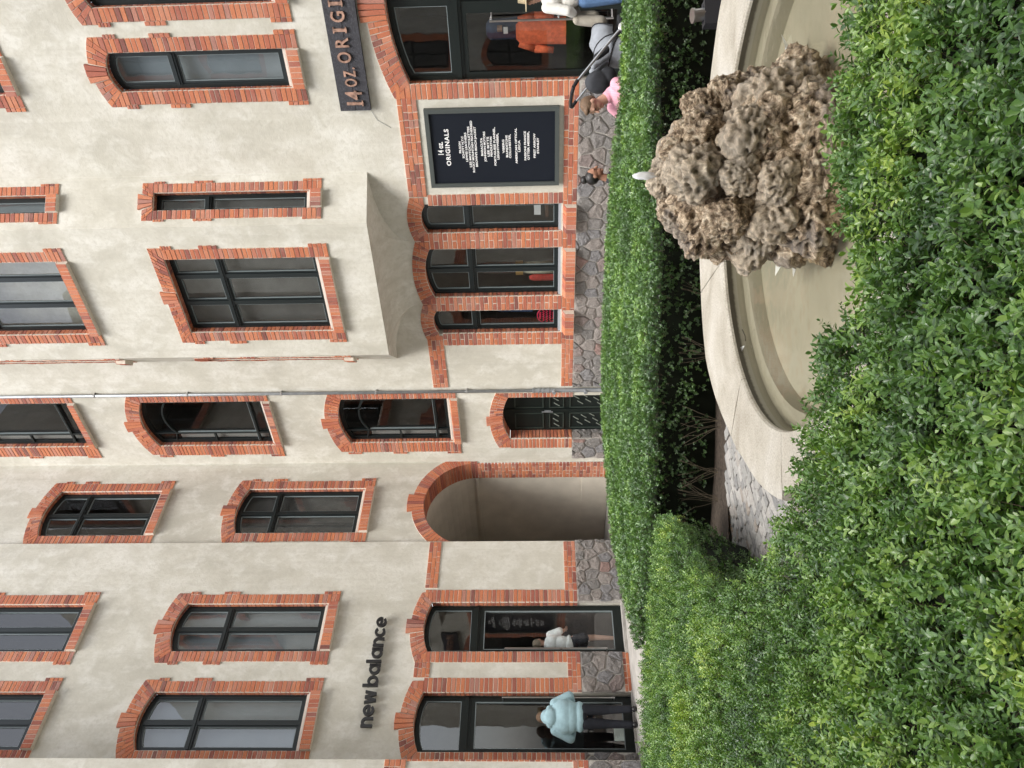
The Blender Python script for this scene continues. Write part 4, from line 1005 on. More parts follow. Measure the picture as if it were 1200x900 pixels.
def hedge(label, poly, h0, dens, seed, amp=.03, side_dens=900, fn_h=None, size=1.0, ysk=lambda y: 1, src=None, lean=0.0, tb=0.0):
    cx = sum(p[0] for p in poly)/len(poly); cy = sum(p[1] for p in poly)/len(poly)
    R = empty('box_hedge', (cx, cy, 0)); tag(R, label, 'hedge')
    x0, x1 = min(p[0] for p in poly), max(p[0] for p in poly); y0, y1 = min(p[1] for p in poly), max(p[1] for p in poly)
    n = int((x1-x0)*(y1-y0)*dens*2.2); x = rng.uniform(x0, x1, n); y = rng.uniform(y0, y1, n)
    keep = inpoly(x, y, poly) & (rng.uniform(0, 1, n) < ysk(y)/2.2) & (np.abs(x) < y*.6+1.7); x, y = x[keep], y[keep]
    hf = (lambda a, b: np.full(len(a), h0)) if fn_h is None else fn_h
    scn = np.where(y < 2.6, 1.18, 1.0); n1 = vnoise(x, y, 1.6, seed); n2 = vnoise(x, y, 6.5, seed+9); n3 = vnoise(x, y, 16, seed+3); ed = segdist(x, y, poly)
    round_ = -.06*np.exp(-(ed/.05)**2)
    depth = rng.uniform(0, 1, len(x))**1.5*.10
    z = hf(x, y)+amp*(1.0*n1+.9*n2+.7*n3)+round_-depth+.0
    P = np.stack([x, y, z], 1); D = np.stack([rng.normal(0, .42, len(x)), rng.normal(0, .42, len(x)), np.full(len(x), 1.)], 1)
    # sprigs lean outwards along the rim
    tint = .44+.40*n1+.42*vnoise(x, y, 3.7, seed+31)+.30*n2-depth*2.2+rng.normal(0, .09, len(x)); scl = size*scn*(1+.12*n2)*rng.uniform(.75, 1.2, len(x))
    Ps, Ds, Ts, Sc = [P], [D], [tint], [scl]
    area = 0; sg = sum(a[0]*b[1]-b[0]*a[1] for a, b in zip(poly, poly[1:]+poly[:1]))
    for (xa, ya), (xb, yb) in zip(poly, poly[1:]+poly[:1]):
        L = math.hypot(xb-xa, yb-ya); nx, ny = (yb-ya)/L, -(xb-xa)/L
        if sg < 0: nx, ny = -nx, -ny
        k = int(L*h0*side_dens)
        if k < 2: continue
        if nx*(-(xa+xb)/2)+ny*(-(ya+yb)/2) < 0: k = int(k*.25)
        t = rng.uniform(0, 1, k); zz = h0*(1-rng.uniform(0, 1, k)**1.0*.94); xx = xa+(xb-xa)*t; yy = ya+(yb-ya)*t
        q = vnoise(xx*1.0+yy, zz, 7, seed+5); q2 = vnoise(xx+yy, zz, 2.6, seed+15); dd = rng.uniform(0, 1, k)**1.5*.07-.05*q-.03*q2+.10*np.clip((.42-zz/h0), 0, 1)+lean*np.clip(1.0-zz/h0, 0, 1)**.6
        kp = rng.uniform(0, 1, k) < np.clip((zz/h0)*1.25+.12+q*.5, 0, 1); xx, yy, zz, dd, q, q2 = [v[kp] for v in (xx, yy, zz, dd, q, q2)]; k = len(xx)
        zz = np.minimum(zz, hf(xx, yy)-.01)
        Ps.append(np.stack([xx-nx*dd, yy-ny*dd, zz], 1)); Ds.append(np.stack([nx+rng.normal(0, .45, k), ny+rng.normal(0, .45, k), .55+rng.normal(0, .4, k)], 1))
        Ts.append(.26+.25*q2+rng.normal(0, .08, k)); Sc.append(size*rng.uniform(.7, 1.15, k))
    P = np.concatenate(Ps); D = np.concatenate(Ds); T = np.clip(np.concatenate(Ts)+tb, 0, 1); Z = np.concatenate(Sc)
    v = (np.abs(P[:, 0]) < P[:, 1]*.6+1.7); P, D, T, Z = P[v], D[v], T[v], Z[v]
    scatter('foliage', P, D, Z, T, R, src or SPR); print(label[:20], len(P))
    # heart of the hedge: solid core coloured near black, shade painted into the leaf gaps
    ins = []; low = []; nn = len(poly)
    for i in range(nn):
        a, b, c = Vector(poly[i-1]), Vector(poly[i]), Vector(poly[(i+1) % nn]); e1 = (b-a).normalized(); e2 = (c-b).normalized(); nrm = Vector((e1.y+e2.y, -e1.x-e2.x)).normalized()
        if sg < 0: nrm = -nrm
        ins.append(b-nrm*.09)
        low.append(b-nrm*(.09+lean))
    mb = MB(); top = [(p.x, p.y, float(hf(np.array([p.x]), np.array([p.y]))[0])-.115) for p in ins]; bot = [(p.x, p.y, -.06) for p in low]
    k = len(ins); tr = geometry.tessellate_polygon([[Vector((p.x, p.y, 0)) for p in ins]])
    mb.add(top+bot, [tuple(t) for t in tr]+[(i, (i+1) % k, k+(i+1) % k, k+i) for i in range(k)]); mb.build('shade_core', M['leaf_gap_shade'], R)
    return R
H1 = [(6, 6.25), (3.07, 6.38), (1.01, 6.38), (0, 6.66), (-.82, 6.78), (-1.36, 6.98), (-2.05, 7.45), (-2.62, 7.82), (-2.36, 8.67), (-2.0, 9.76), (-1.26, 10.54), (-.61, 10.95), (.56, 10.8), (1.63, 10.2), (2.49, 9.36), (3.15, 8.44), (3.8, 7.95), (6, 7.4)]
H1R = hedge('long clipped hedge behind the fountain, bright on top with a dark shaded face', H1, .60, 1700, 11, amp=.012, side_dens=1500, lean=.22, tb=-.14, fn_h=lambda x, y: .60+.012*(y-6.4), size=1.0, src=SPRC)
H2 = [(3.2, 2.12), (1.6, 2.33), (1.15, 2.39), (.92, 2.45), (.68, 2.51), (.42, 2.50), (.30, 2.38), (.22, 2.34), (.17, 2.62), (-.05, 2.76), (-.30, 2.96), (-.52, 3.14), (-.71, 3.38), (-.91, 3.72), (-1.13, 4.30), (-1.13, 5.2), (-.98, 5.86), (-1.12, 6.55), (-1.46, 6.76), (-2.2, 7.24), (-2.7, 7.55), (-4.2, 7.62), (-5.2, 7.55), (-5.2, .9), (3.2, .9)]
H2R = hedge('large leafy box hedge filling the foreground and curving round the left of the fountain', H2, .56, 1350, 23, amp=.042, side_dens=1000, lean=.17, tb=.08, ysk=lambda y: np.where(y < 3, 1.35, 1.0), size=1.0)
# twigs at the foot of the far hedge
tw = MB(); r_ = random.Random(3)
for cx_ in (-.75, -.35, .25, -1.0, .7):
    cy_ = 6.66 if cx_ > -.5 else 6.8
    for i in range(9):
        a_ = r_.uniform(-.7, .7); b0_ = Vector((cx_+r_.uniform(-.03, .03), cy_-.02, .0)); p = b0_; pts = [p]
        d_ = Vector((a_*.8, -.10*r_.random(), 1)).normalized()
        for k in range(5): p = p+d_*.07; d_ = (d_+Vector((r_.uniform(-.25, .25), r_.uniform(-.12, .06), r_.uniform(-.2, .2)))).normalized(); pts.append(p)
        tw.tube(pts, .0016, 4)
tag(tw.build('twigs', simple('bare_twig', (.13, .105, .07), .9, var=.3), H1R), kind='stuff')
# earth under the hedges and the litter along it
sheet('flower_bed', [(6, 6.0), (1, 6.15), (0, 6.52), (-.85, 6.62), (-1.3, 6.55), (-1.6, 6.9), (-2.7, 7.9), (-2.3, 11.2), (3, 11.2), (6, 8)], -.035, M['earth'])
lt = MB(); r_ = random.Random(9); 
for i in range(700):
    t_ = r_.random(); x_ = -1.25+t_*2.2; y_ = 6.50+.12*math.sin(x_*2)+r_.uniform(-.12, .12) if x_ < .2 else 6.4+r_.uniform(-.15, .1)
    a_ = r_.uniform(0, 6.28); l_ = r_.uniform(.006, .018); c = Vector((x_, y_, -.03+r_.uniform(0, .012))); d_ = Vector((math.cos(a_), math.sin(a_), r_.uniform(-.3, .3)))*l_; e_ = Vector((-math.sin(a_), math.cos(a_), .2))*l_*.45
    lt.add([c-d_, c+e_, c+d_, c-e_], [(0, 1, 2, 3)])
tag(lt.build('leaf_litter', simple('dry_leaf', (.26, .17, .10), .9, var=.5, scale=60)), 'dry brown leaf litter on the earth at the foot of the far hedge', 'leaf litter', kind='stuff')

# ---------------------------------------------------------------- fountain
FC = Vector((1.0, 4.0, 0)); ZC = .30; ZW = .205; RI = 1.28
M['coping'] = None
m, t, b = mat('pale_granite'); p = pos(t); n = nz(t, p, 90, 4, .7); n2 = nz(t, p, 3.0, 5, .6, .5); isl = nd(t, 'ShaderNodeObjectInfo').outputs['Random']
r = ramp(t, n2, [(.3, (.36, .325, .265)), (.5, (.47, .435, .365)), (.68, (.56, .53, .47))]); c = mixc(t, .55, r.outputs[0], ramp(t, n, [(.38, (.55, .52, .50)), (.55, (1.05, 1.05, 1.04))]).outputs[0], 'MULTIPLY')
t.links.new(c, b.inputs['Base Color']); b.inputs['Roughness'].default_value = .8; bump(t, b, n, .5, .008); M['coping'] = m
RO = {-180: 1.55, -90: 1.50, 0: 1.78, 40: 1.88, 60: 1.88, 90: 1.97, 115: 1.98, 125: 1.88, 138: 1.74, 155: 1.64, 180: 1.60}
def ro(deg):
    deg = (deg+180) % 360-180; ks = sorted(RO)
    for a_, b_ in zip(ks[:-1], ks[1:]):
        if a_ <= deg <= b_:
            u = (deg-a_)/(b_-a_); return RO[a_]+(RO[b_]-RO[a_])*u
    return 1.55
FT = empty('fountain', FC); tag(FT, 'round low fountain basin with broad pale stone rim around the tufa rock', 'fountain')
cuts = [-180, -140, -100, -60, -20, 22, 62, 100, 142, 180]
for a0_, a1_ in zip(cuts[:-1], cuts[1:]):
    n_ = max(3, int((a1_-a0_)/3)); vs = []; g_ = .12
    prof = [(0, -.02), (0, ZC-.012), (.012, ZC), (.5, ZC+.004), (.988, ZC-.004), (1, ZC-.016), (1, ZC-.085)]
    m = MB()
    for i in range(n_+1):
        th = math.radians(a0_+g_+(a1_-a0_-2*g_)*i/n_); ri, roo = RI-.03, ro(math.degrees(th))+random.uniform(-.004, .004)
        for u, z_ in [(1, -.06), (1, ZC-.02), (.985, ZC-.003), (.5, ZC+random.uniform(-.002, .002)), (.02, ZC), (0, ZC-.012), (0, ZC-.028), (.06, ZC-.032)]:
            rr = ri+(roo-ri)*u; vs.append(FC+Vector((rr*math.cos(th), rr*math.sin(th), z_)))
    k = 8; fs = [(i*k+j, i*k+j+1, (i+1)*k+j+1, (i+1)*k+j) for i in range(n_) for j in range(k-1)]+[tuple(range(k)), tuple(n_*k+j for j in range(k))[::-1]]
    m.add(vs, fs); m.build('coping_stone', M['coping'], FT)
m = MB(); N_ = 96; vs = []
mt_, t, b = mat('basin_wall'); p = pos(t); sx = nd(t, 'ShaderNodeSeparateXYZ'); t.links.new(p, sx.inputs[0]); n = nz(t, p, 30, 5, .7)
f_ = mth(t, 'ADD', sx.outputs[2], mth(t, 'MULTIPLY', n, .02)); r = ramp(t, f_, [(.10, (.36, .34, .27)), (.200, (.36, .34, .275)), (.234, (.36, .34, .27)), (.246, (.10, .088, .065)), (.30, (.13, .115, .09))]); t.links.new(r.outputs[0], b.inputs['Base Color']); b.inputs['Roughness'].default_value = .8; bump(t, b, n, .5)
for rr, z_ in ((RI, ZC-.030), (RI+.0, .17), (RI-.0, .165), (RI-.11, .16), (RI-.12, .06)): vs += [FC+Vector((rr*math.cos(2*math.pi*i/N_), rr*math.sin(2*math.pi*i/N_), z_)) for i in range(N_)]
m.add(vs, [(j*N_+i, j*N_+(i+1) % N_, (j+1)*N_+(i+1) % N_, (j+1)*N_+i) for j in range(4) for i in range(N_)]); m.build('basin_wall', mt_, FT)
m = MB(); m.add([FC+Vector((1.2*math.cos(2*math.pi*i/N_), 1.2*math.sin(2*math.pi*i/N_), .075)) for i in range(N_)], [tuple(range(N_))])
mt_, t, b = mat('basin_floor'); p = pos(t); mp = nd(t, 'ShaderNodeMapping'); mp.inputs['Scale'].default_value = (1, .8, 1); t.links.new(p, mp.inputs[0]); n = nz(t, mp.outputs[0], 2.0, 4, .5, .4); n2 = nz(t, p, 11, 5, .65, 1)
r = ramp(t, n, [(.3, (.285, .275, .215)), (.5, (.345, .325, .255)), (.7, (.42, .385, .305))]); c = mixc(t, mth(t, 'MULTIPLY', ramp(t, n2, [(.56, (0, 0, 0)), (.70, (1, 1, 1))]).outputs[0], .35), r.outputs[0], (.30, .29, .21)); t.links.new(c, b.inputs['Base Color']); b.inputs['Roughness'].default_value = .9
m.build('basin_floor', mt_, FT)
mw = glass_mat('water', .02, (.93, .92, .86), 1.33); tw_ = mw.node_tree
for n in tw_.nodes:
    if n.type == 'BSDF_GLOSSY': n.inputs['Roughness'].default_value = .10
    if n.type == 'MATH' and n.operation == 'MULTIPLY': n.inputs[1].default_value = 1.0
    if n.type == 'TEX_NOISE': n.inputs['Scale'].default_value = 5
    if n.type == 'BUMP': n.inputs['Strength'].default_value = .25; n.inputs['Distance'].default_value = .02
m = MB(); m.add([FC+Vector((RI*math.cos(2*math.pi*i/N_), RI*math.sin(2*math.pi*i/N_), ZW)) for i in range(N_)], [tuple(range(N_))])
wtr = m.build('water', mw); wtr['kind'] = 'structure'
# tufa rock
mt_, t, b = mat('tufa'); p = pos(t); n = nz(t, p, 16, 9, .80, 1.6); n2 = nz(t, p, 48, 6, .8, 1.2); n3 = nz(t, p, 4.5, 3)
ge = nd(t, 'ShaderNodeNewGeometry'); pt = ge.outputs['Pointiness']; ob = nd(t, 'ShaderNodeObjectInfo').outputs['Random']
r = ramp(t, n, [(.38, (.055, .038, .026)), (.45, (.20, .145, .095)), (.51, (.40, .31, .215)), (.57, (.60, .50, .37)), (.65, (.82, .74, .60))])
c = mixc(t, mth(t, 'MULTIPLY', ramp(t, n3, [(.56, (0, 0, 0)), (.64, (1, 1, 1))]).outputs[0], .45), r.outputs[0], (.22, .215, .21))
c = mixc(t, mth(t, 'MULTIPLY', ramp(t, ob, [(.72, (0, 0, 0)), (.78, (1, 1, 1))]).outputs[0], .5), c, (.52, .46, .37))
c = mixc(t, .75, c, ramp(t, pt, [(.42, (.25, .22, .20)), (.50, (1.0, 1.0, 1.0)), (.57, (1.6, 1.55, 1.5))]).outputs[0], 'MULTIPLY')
t.links.new(c, b.inputs['Base Color']); b.inputs['Roughness'].default_value = .92; vo = nd(t, 'ShaderNodeTexVoronoi'); vo.inputs['Scale'].default_value = 26; vo.feature = 'SMOOTH_F1'; t.links.new(mixc(t, .12, p, nd(t, 'ShaderNodeTexNoise').outputs[1]), vo.inputs['Vector']); bump(t, b, mth(t, 'ADD', mth(t, 'ADD', n, mth(t, 'MULTIPLY', n2, .6)), mth(t, 'MULTIPLY', vo.outputs[0], .8)), .75, .03); M['tufa'] = mt_
def tufa_mesh(seed, sub=5):
    bmx = bmesh.new(); bmesh.ops.create_icosphere(bmx, subdivisions=sub, radius=1); o_ = Vector((seed*7.3, seed*3.1, seed*1.7))
    for v in bmx.verts:
        q = v.co.copy(); big = noise.noise(q*1.3+o_)*.30; rid = noise.ridged_multi_fractal(Vector((q.x*1.9, q.y*1.9, q.z*2.8))+o_, .8, 2.1, 4, 1.0, 2.0)
        cell = noise.voronoi(Vector((q.x*3.2, q.y*3.2, q.z*4.2))+o_)[0]; pit = max(0, .40-cell[0])*.75; c2 = noise.voronoi(q*7.5+o_)[0]; pit += max(0, .34-c2[0])*.36; fine = noise.ridged_multi_fractal(q*5.5+o_, .7, 2.1, 3, 1.0, 2.0)
        v.co = q*(1+big+(rid-1.0)*.15+(fine-1.0)*.055-pit)
    me = bpy.data.meshes.new('stone'); bmx.to_mesh(me); bmx.free(); me.materials.append(M['tufa'])
    for p_ in me.polygons: p_.use_smooth = True
    return me
TM = [tufa_mesh(i) for i in range(7)]
RK = empty('tufa_rock', FC+Vector((.05, -.05, 0))); tag(RK, 'big rough brown tufa rock pile in the middle of the basin', 'rock')
RC = Vector((1.05, 3.98, 0)); r_ = random.Random(5)
def rock_radius(z): # outline of the pile
    ks = [(-.05, .52), (.25, .54), (.45, .52), (.60, .47), (.75, .38), (.86, .26), (.93, .12)]
    for (a_, ra), (b_, rb) in zip(ks[:-1], ks[1:]):
        if a_ <= z <= b_: return (ra+(rb-ra)*(z-a_)/(b_-a_))*.83
    return .08
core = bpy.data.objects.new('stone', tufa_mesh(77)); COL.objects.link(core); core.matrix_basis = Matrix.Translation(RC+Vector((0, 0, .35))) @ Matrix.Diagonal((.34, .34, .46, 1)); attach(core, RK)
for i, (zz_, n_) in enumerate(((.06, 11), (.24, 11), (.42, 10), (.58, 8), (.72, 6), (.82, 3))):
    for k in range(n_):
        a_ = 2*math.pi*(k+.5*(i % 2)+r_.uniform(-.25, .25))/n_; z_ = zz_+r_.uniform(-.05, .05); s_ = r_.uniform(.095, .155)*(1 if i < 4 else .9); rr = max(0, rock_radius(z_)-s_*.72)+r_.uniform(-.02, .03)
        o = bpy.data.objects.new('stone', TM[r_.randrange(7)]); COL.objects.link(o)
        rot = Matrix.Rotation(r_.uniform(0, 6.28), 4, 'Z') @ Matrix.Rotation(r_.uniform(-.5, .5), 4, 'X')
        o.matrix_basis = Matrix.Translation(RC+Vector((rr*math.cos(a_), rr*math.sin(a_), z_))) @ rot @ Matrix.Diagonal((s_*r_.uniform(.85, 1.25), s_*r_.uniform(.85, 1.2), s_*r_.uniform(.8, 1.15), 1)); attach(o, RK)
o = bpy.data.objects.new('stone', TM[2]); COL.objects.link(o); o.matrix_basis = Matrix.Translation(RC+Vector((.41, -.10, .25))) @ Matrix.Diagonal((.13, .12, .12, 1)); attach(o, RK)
foam = simple('white_foam', (.88, .90, .92), .35)
def lump(name, c, r, sc, seed, label=None, m_=foam, parent=None):
    bmx = bmesh.new(); bmesh.ops.create_icosphere(bmx, subdivisions=3, radius=1)
    for v in bmx.verts: v.co = v.co*(1+.35*noise.noise(v.co*2.2+Vector((seed, 0, 0)))); v.co = Vector((v.co.x*sc[0], v.co.y*sc[1], v.co.z*sc[2]))*r+Vector(c)
    me = bpy.data.meshes.new(name); bmx.to_mesh(me); bmx.free(); me.materials.append(m_)
    for p_ in me.polygons: p_.use_smooth = True
    o = bpy.data.objects.new(name, me); COL.objects.link(o)
    if parent is not None: attach(o, parent)
    if label: tag(o, label, 'water jet')
    return o
lump('water_jet', (1.03, 3.98, .965), .035, (.55, .55, 1.6), 3, 'short white bubbling water jet on top of the tufa rock')
# white water splashes round the waterline, shaped as solid pointed pieces
SH = empty('splash_shards', RC+Vector((0, 0, .1))); tag(SH, 'white water splashes shaped as solid points round the foot of the tufa rock', 'water splash')
def splash_shard(a_, r0_, L, w, tilt):
    th = math.radians(a_); d_ = Vector((math.cos(th), math.sin(th), 0)); s_ = Vector((-d_.y, d_.x, 0)); b0_ = RC+d_*r0_+Vector((0, 0, .17)); tip = b0_+d_*L+Vector((0, 0, tilt))
    m = MB(); m.add([b0_+s_*w, b0_-s_*w, b0_+Vector((0, 0, .07)), b0_-Vector((0, 0, .04)), tip, b0_+d_*L*.5+s_*w*.9+Vector((0, 0, tilt*.3)), b0_+d_*L*.5-s_*w*.6+Vector((0, 0, tilt*.6+.02))], [(0, 5, 2), (2, 5, 6), (2, 6, 1), (5, 4, 6), (0, 3, 5), (3, 4, 5), (3, 6, 4), (3, 1, 6), (0, 2, 1, 3)])
    m.build('splash_shard', simple('splash_white', (.86, .88, .90), .3), SH)
for x_, y_, w_, t_ in ((1.76, 4.14, .05, .06), (1.66, 4.04, .03, .03), (1.52, 3.84, .04, .07), (1.44, 3.74, .05, .03), (1.33, 3.62, .05, .03), (1.22, 3.58, .04, .02), (.74, 3.70, .04, .02), (.66, 3.82, .035, .03), (.56, 4.12, .028, .02), (.60, 4.42, .025, .02)):
    dx, dy = x_-RC.x, y_-RC.y; R__ = math.hypot(dx, dy)+.03; splash_shard(math.degrees(math.atan2(dy, dx)), R__-.20, .20, w_, t_)
# floating feather and twig
FE = empty('feather', (.20, 5.0, ZW+.004)); tag(FE, 'small pale grey feather with a dark stick floating near the far rim', 'feather')
m = MB(); vs = []; 
for i in range(9):
    t_ = i/8; w_ = .022*math.sin(math.pi*min(1, t_*.9+.1)); vs += [Vector((.17+.05*t_, 5.02-.04*t_, ZW+.012+.02*math.sin(t_*3)))+Vector((w_*.4, w_, .008)), Vector((.17+.05*t_, 5.02-.04*t_, ZW+.012+.02*math.sin(t_*3)))-Vector((w_*.4, w_, -.002))]
m.add(vs, [(2*i, 2*i+1, 2*i+3, 2*i+2) for i in range(8)]); m.build('vane', simple('feather_white', (.7, .7, .68), .6), FE)
m = MB(); m.tube([(.25, 4.99, ZW+.01), (.28, 4.96, ZW+.02), (.32, 4.95, ZW+.04)], .003, 6); m.build('quill', simple('quill', (.08, .07, .05), .6), FE)
# spotlight behind the rim
SPT = empty('spotlight', (2.62, 5.70, 0)); tag(SPT, 'small silver garden spotlight on a dark bracket behind the right part of the rim', 'spotlight')
m = MB(); c = Vector((2.62, 5.70, .27)); m.cyl(c, c+Vector((-.02, -.02, .10)), .045, .045, 16); m.cyl(c+Vector((-.02, -.02, .10)), c+Vector((-.022, -.022, .115)), .052, .052, 16); m.build('lamp_housing', M['steel'], SPT)
m = MB(); m.cyl(c+Vector((-.065, 0, .03)), c+Vector((.065, 0, .03)), .012); m.cyl(c+Vector((0, 0, -.36)), c+Vector((0, 0, .0)), .02); m.box(FR((2.62, 5.70, 0), (1, 0, 0), (0, -1, 0)), -.09, .09, .12, .30, -.05, .05); m.build('bracket', simple('dark_bracket', (.03, .03, .035), .5), SPT)
# paving of small stones between rim and hedge
PV = []
mt_, t, b = mat('pale_sett'); p = pos(t); ob = nd(t, 'ShaderNodeObjectInfo').outputs['Random']; n = nz(t, p, 40, 5, .7); r = ramp(t, ob, [(0, (.24, .235, .23)), (.4, (.34, .33, .31)), (.8, (.43, .41, .385)), (1, (.30, .26, .22))])
c = mixc(t, .6, r.outputs[0], ramp(t, n, [(.3, (.7, .7, .7)), (.7, (1.15, 1.15, 1.15))]).outputs[0], 'MULTIPLY'); t.links.new(c, b.inputs['Base Color']); b.inputs['Roughness'].default_value = .85; bump(t, b, n, .6, .01)
path = sheet('path', [(FC.x+3.0*math.cos(math.radians(a_)), FC.y+3.0*math.sin(math.radians(a_))) for a_ in range(0, 360, 6)], -.045, M['earth']); WM[path.name] = Matrix.Identity(4)
path.location = (0, 0, 0)
SM = []
for v in range(5):
    bmx = bmesh.new(); bmesh.ops.create_cube(bmx, size=1); bmesh.ops.bevel(bmx, geom=[e for e in bmx.edges if e.verts[0].co.z > 0 and e.verts[1].co.z > 0], offset=.10, segments=1, affect='EDGES'); rr_ = random.Random(v)
    for vv in bmx.verts: vv.co += Vector((rr_.uniform(-.07, .07), rr_.uniform(-.09, .09), rr_.uniform(-.04, .04)))
    me = bpy.data.meshes.new('paving_stone'); bmx.to_mesh(me); bmx.free(); me.materials.append(mt_); SM.append(me)
SL = []; r_ = random.Random(21); rad = 1.50
while rad < 3.1:
    wd = r_.uniform(.055, .08); a_ = 84
    while a_ < 200:
        L_ = r_.uniform(.07, .14); da = math.degrees(L_/(rad+wd/2))
        th = math.radians(a_+da/2); x_ = FC.x+(rad+wd/2)*math.cos(th); y_ = FC.y+(rad+wd/2)*math.sin(th); rr_ = rad+wd/2
        if rr_ > ro(a_+da/2)+.02 and not (y_ > 6.50+.25*max(0, -x_-.7)) and x_ > -1.9: SL.append((x_, y_, th, L_-.010, wd-.009))
        a_ += da
    rad += wd
def vis_(q): 
    x_, y_ = q[0], q[1]; z_hedge = False
    return -(abs(x_+.55)+abs(y_-5.7)*.8)
SL.sort(key=vis_, reverse=True)
for q in SL[:298]:
    o = bpy.data.objects.new('paving_stone', random.choice(SM)); COL.objects.link(o); o.matrix_basis = Matrix.Translation((q[0], q[1], -.03+random.uniform(-.004, .006))) @ Matrix.Rotation(q[2]+math.pi/2+random.uniform(-.05, .05), 4, 'Z') @ Matrix.Diagonal((q[3], q[4], .06, 1)); attach(o, path)
if len(SL) > 298:
    m = MB()
    for q in SL[298:]:
        me = random.choice(SM); mm = Matrix.Translation((q[0], q[1], -.03)) @ Matrix.Rotation(q[2]+math.pi/2, 4, 'Z') @ Matrix.Diagonal((q[3], q[4], .06, 1)); m.add([mm @ v.co for v in me.vertices], [tuple(p_.vertices) for p_ in me.polygons])
    tag(m.build('paving_stones', mt_, path), kind='stuff')
print('paving', len(SL))

# ---------------------------------------------------------------- people
def V(*a): return Vector(a)
def blob(name, prims, m, voxel, parent, T, smooth=2):
    """round cones and ellipsoids fused into one continuous skin"""
    bmx = bmesh.new()
    for pr in prims:
        if pr[0] == 'c':
            _, a, b, ra, rb = pr; a = Vector(a); b = Vector(b); d = b-a; L = max(d.length, 1e-4); q = d.to_track_quat('Z', 'Y').to_matrix().to_4x4(); n = 7; k = []
            ring = []
            for i in range(-4, 1): t = i/4*math.pi/2; ring.append((ra*math.cos(t), ra*math.sin(t)))
            for i in range(0, 5): t = i/4*math.pi/2; ring.append((rb*math.cos(t), L+rb*math.sin(t)))
            rows = []
            for rr, zz in ring: rows.append([bmx.verts.new(Matrix.Translation(a) @ q @ Vector((max(rr, 1e-4)*math.cos(2*math.pi*j/12), max(rr, 1e-4)*math.sin(2*math.pi*j/12), zz))) for j in range(12)])
            for u, w in zip(rows[:-1], rows[1:]):
                for j in range(12): bmx.faces.new((u[j], u[(j+1) % 12], w[(j+1) % 12], w[j]))
            bmx.faces.new(rows[0][::-1]); bmx.faces.new(rows[-1])
        else:
            _, c, r = pr[:3]; rot = pr[3] if len(pr) > 3 else Matrix.Identity(4)
            bmesh.ops.create_icosphere(bmx, subdivisions=3, radius=1, matrix=Matrix.Translation(Vector(c)) @ rot @ Matrix.Diagonal((*r, 1)))
    bmx.transform(T); me = bpy.data.meshes.new(name); bmx.to_mesh(me); bmx.free(); me.materials.append(m)
    o = bpy.data.objects.new(name, me); COL.objects.link(o); attach(o, parent)
    r = o.modifiers.new('skin', 'REMESH'); r.mode = 'VOXEL'; r.voxel_size = voxel; r.use_smooth_shade = True
    s = o.modifiers.new('soften', 'SMOOTH'); s.iterations = smooth; s.factor = .5
    return o
def head(c, fwd, up, r=.1):
    """skull, jaw, nose, brow, lips, ears around centre c"""
    c = Vector(c); f_ = Vector(fwd).normalized(); s_ = f_.cross(Vector(up)).normalized(); u = s_.cross(f_).normalized()
    R = Matrix((s_, f_, u)).transposed().to_4x4()
    P = lambda x, y, z: c+s_*x*r+f_*y*r+u*z*r
    return [('e', P(0, -.05, .15), (.76*r, .92*r, .90*r), R), ('e', P(0, .22, -.45), (.56*r, .62*r, .62*r), R), ('c', P(0, .84, .10), P(0, 1.06, -.22), .10*r, .15*r),
            ('c', P(-.40, .74, .20), P(.40, .74, .20), .12*r, .12*r), ('c', P(-.20, .82, -.58), P(.20, .82, -.58), .09*r, .09*r), ('e', P(0, .68, -.92), (.24*r, .2*r, .2*r), R),
            ('e', P(-.78, -.05, -.05), (.10*r, .20*r, .30*r), R), ('e', P(.78, -.05, -.05), (.10*r, .20*r, .30*r), R)], P, R
def eyes(P, r, parent, T):
    for sx_ in (-1, 1): blob('eye', [('e', P(.33*sx_, .80, .04), (.11*r, .06*r, .06*r))], M['black'], .003, parent, T, 0)
def hand(w, d, up, side, L=.17):
    """palm, four bent fingers, thumb. w wrist, d pointing direction"""
    w = Vector(w); d = Vector(d).normalized(); s_ = d.cross(Vector(up)).normalized(); u = s_.cross(d).normalized(); pr = [('c', w, w+d*L*.25, .026, .030)]
    for i, (o_, ln) in enumerate(((-.027, .85), (-.009, .98), (.009, .92), (.026, .72))):
        a = w+d*L*.12+s_*o_*.7; b = w+d*L*.48+s_*o_; c = b+(d*.9-u*.35).normalized()*L*.24*ln; e = c+(d*.55-u*.8).normalized()*L*.22*ln; pr += [('c', a, b, .013, .010), ('c', b, c, .0095, .0085), ('c', c, e, .0085, .007)]
    b = w+d*L*.15+s_*side*.035; c = b+(d+s_*side*.9-u*.3).normalized()*L*.22; pr += [('c', w+d*.01, b, .014, .012), ('c', b, c, .012, .010), ('c', c, c+(d-u*.4).normalized()*L*.16, .010, .008)]
    return pr
def TF(x, y, z, yaw): return Matrix.Translation((x, y, z)) @ Matrix.Rotation(yaw, 4, 'Z')
skin_l = simple('skin_light', (.52, .30, .22), .55, var=.06, scale=20); skin_d = simple('skin_tan', (.34, .17, .11), .55, var=.06, scale=20)
hair_b = simple('hair_light_brown', (.14, .085, .05), .7, var=.4, scale=90, bmp=.5); hair_k = simple('hair_black', (.012, .010, .010), .45, var=.3, scale=90, bmp=.4); hair_g = simple('hair_fair', (.30, .25, .19), .7, var=.3, scale=90)
def cloth(n, c, sc=12): return simple(n, c, .9, var=.14, scale=sc, bmp=.25)

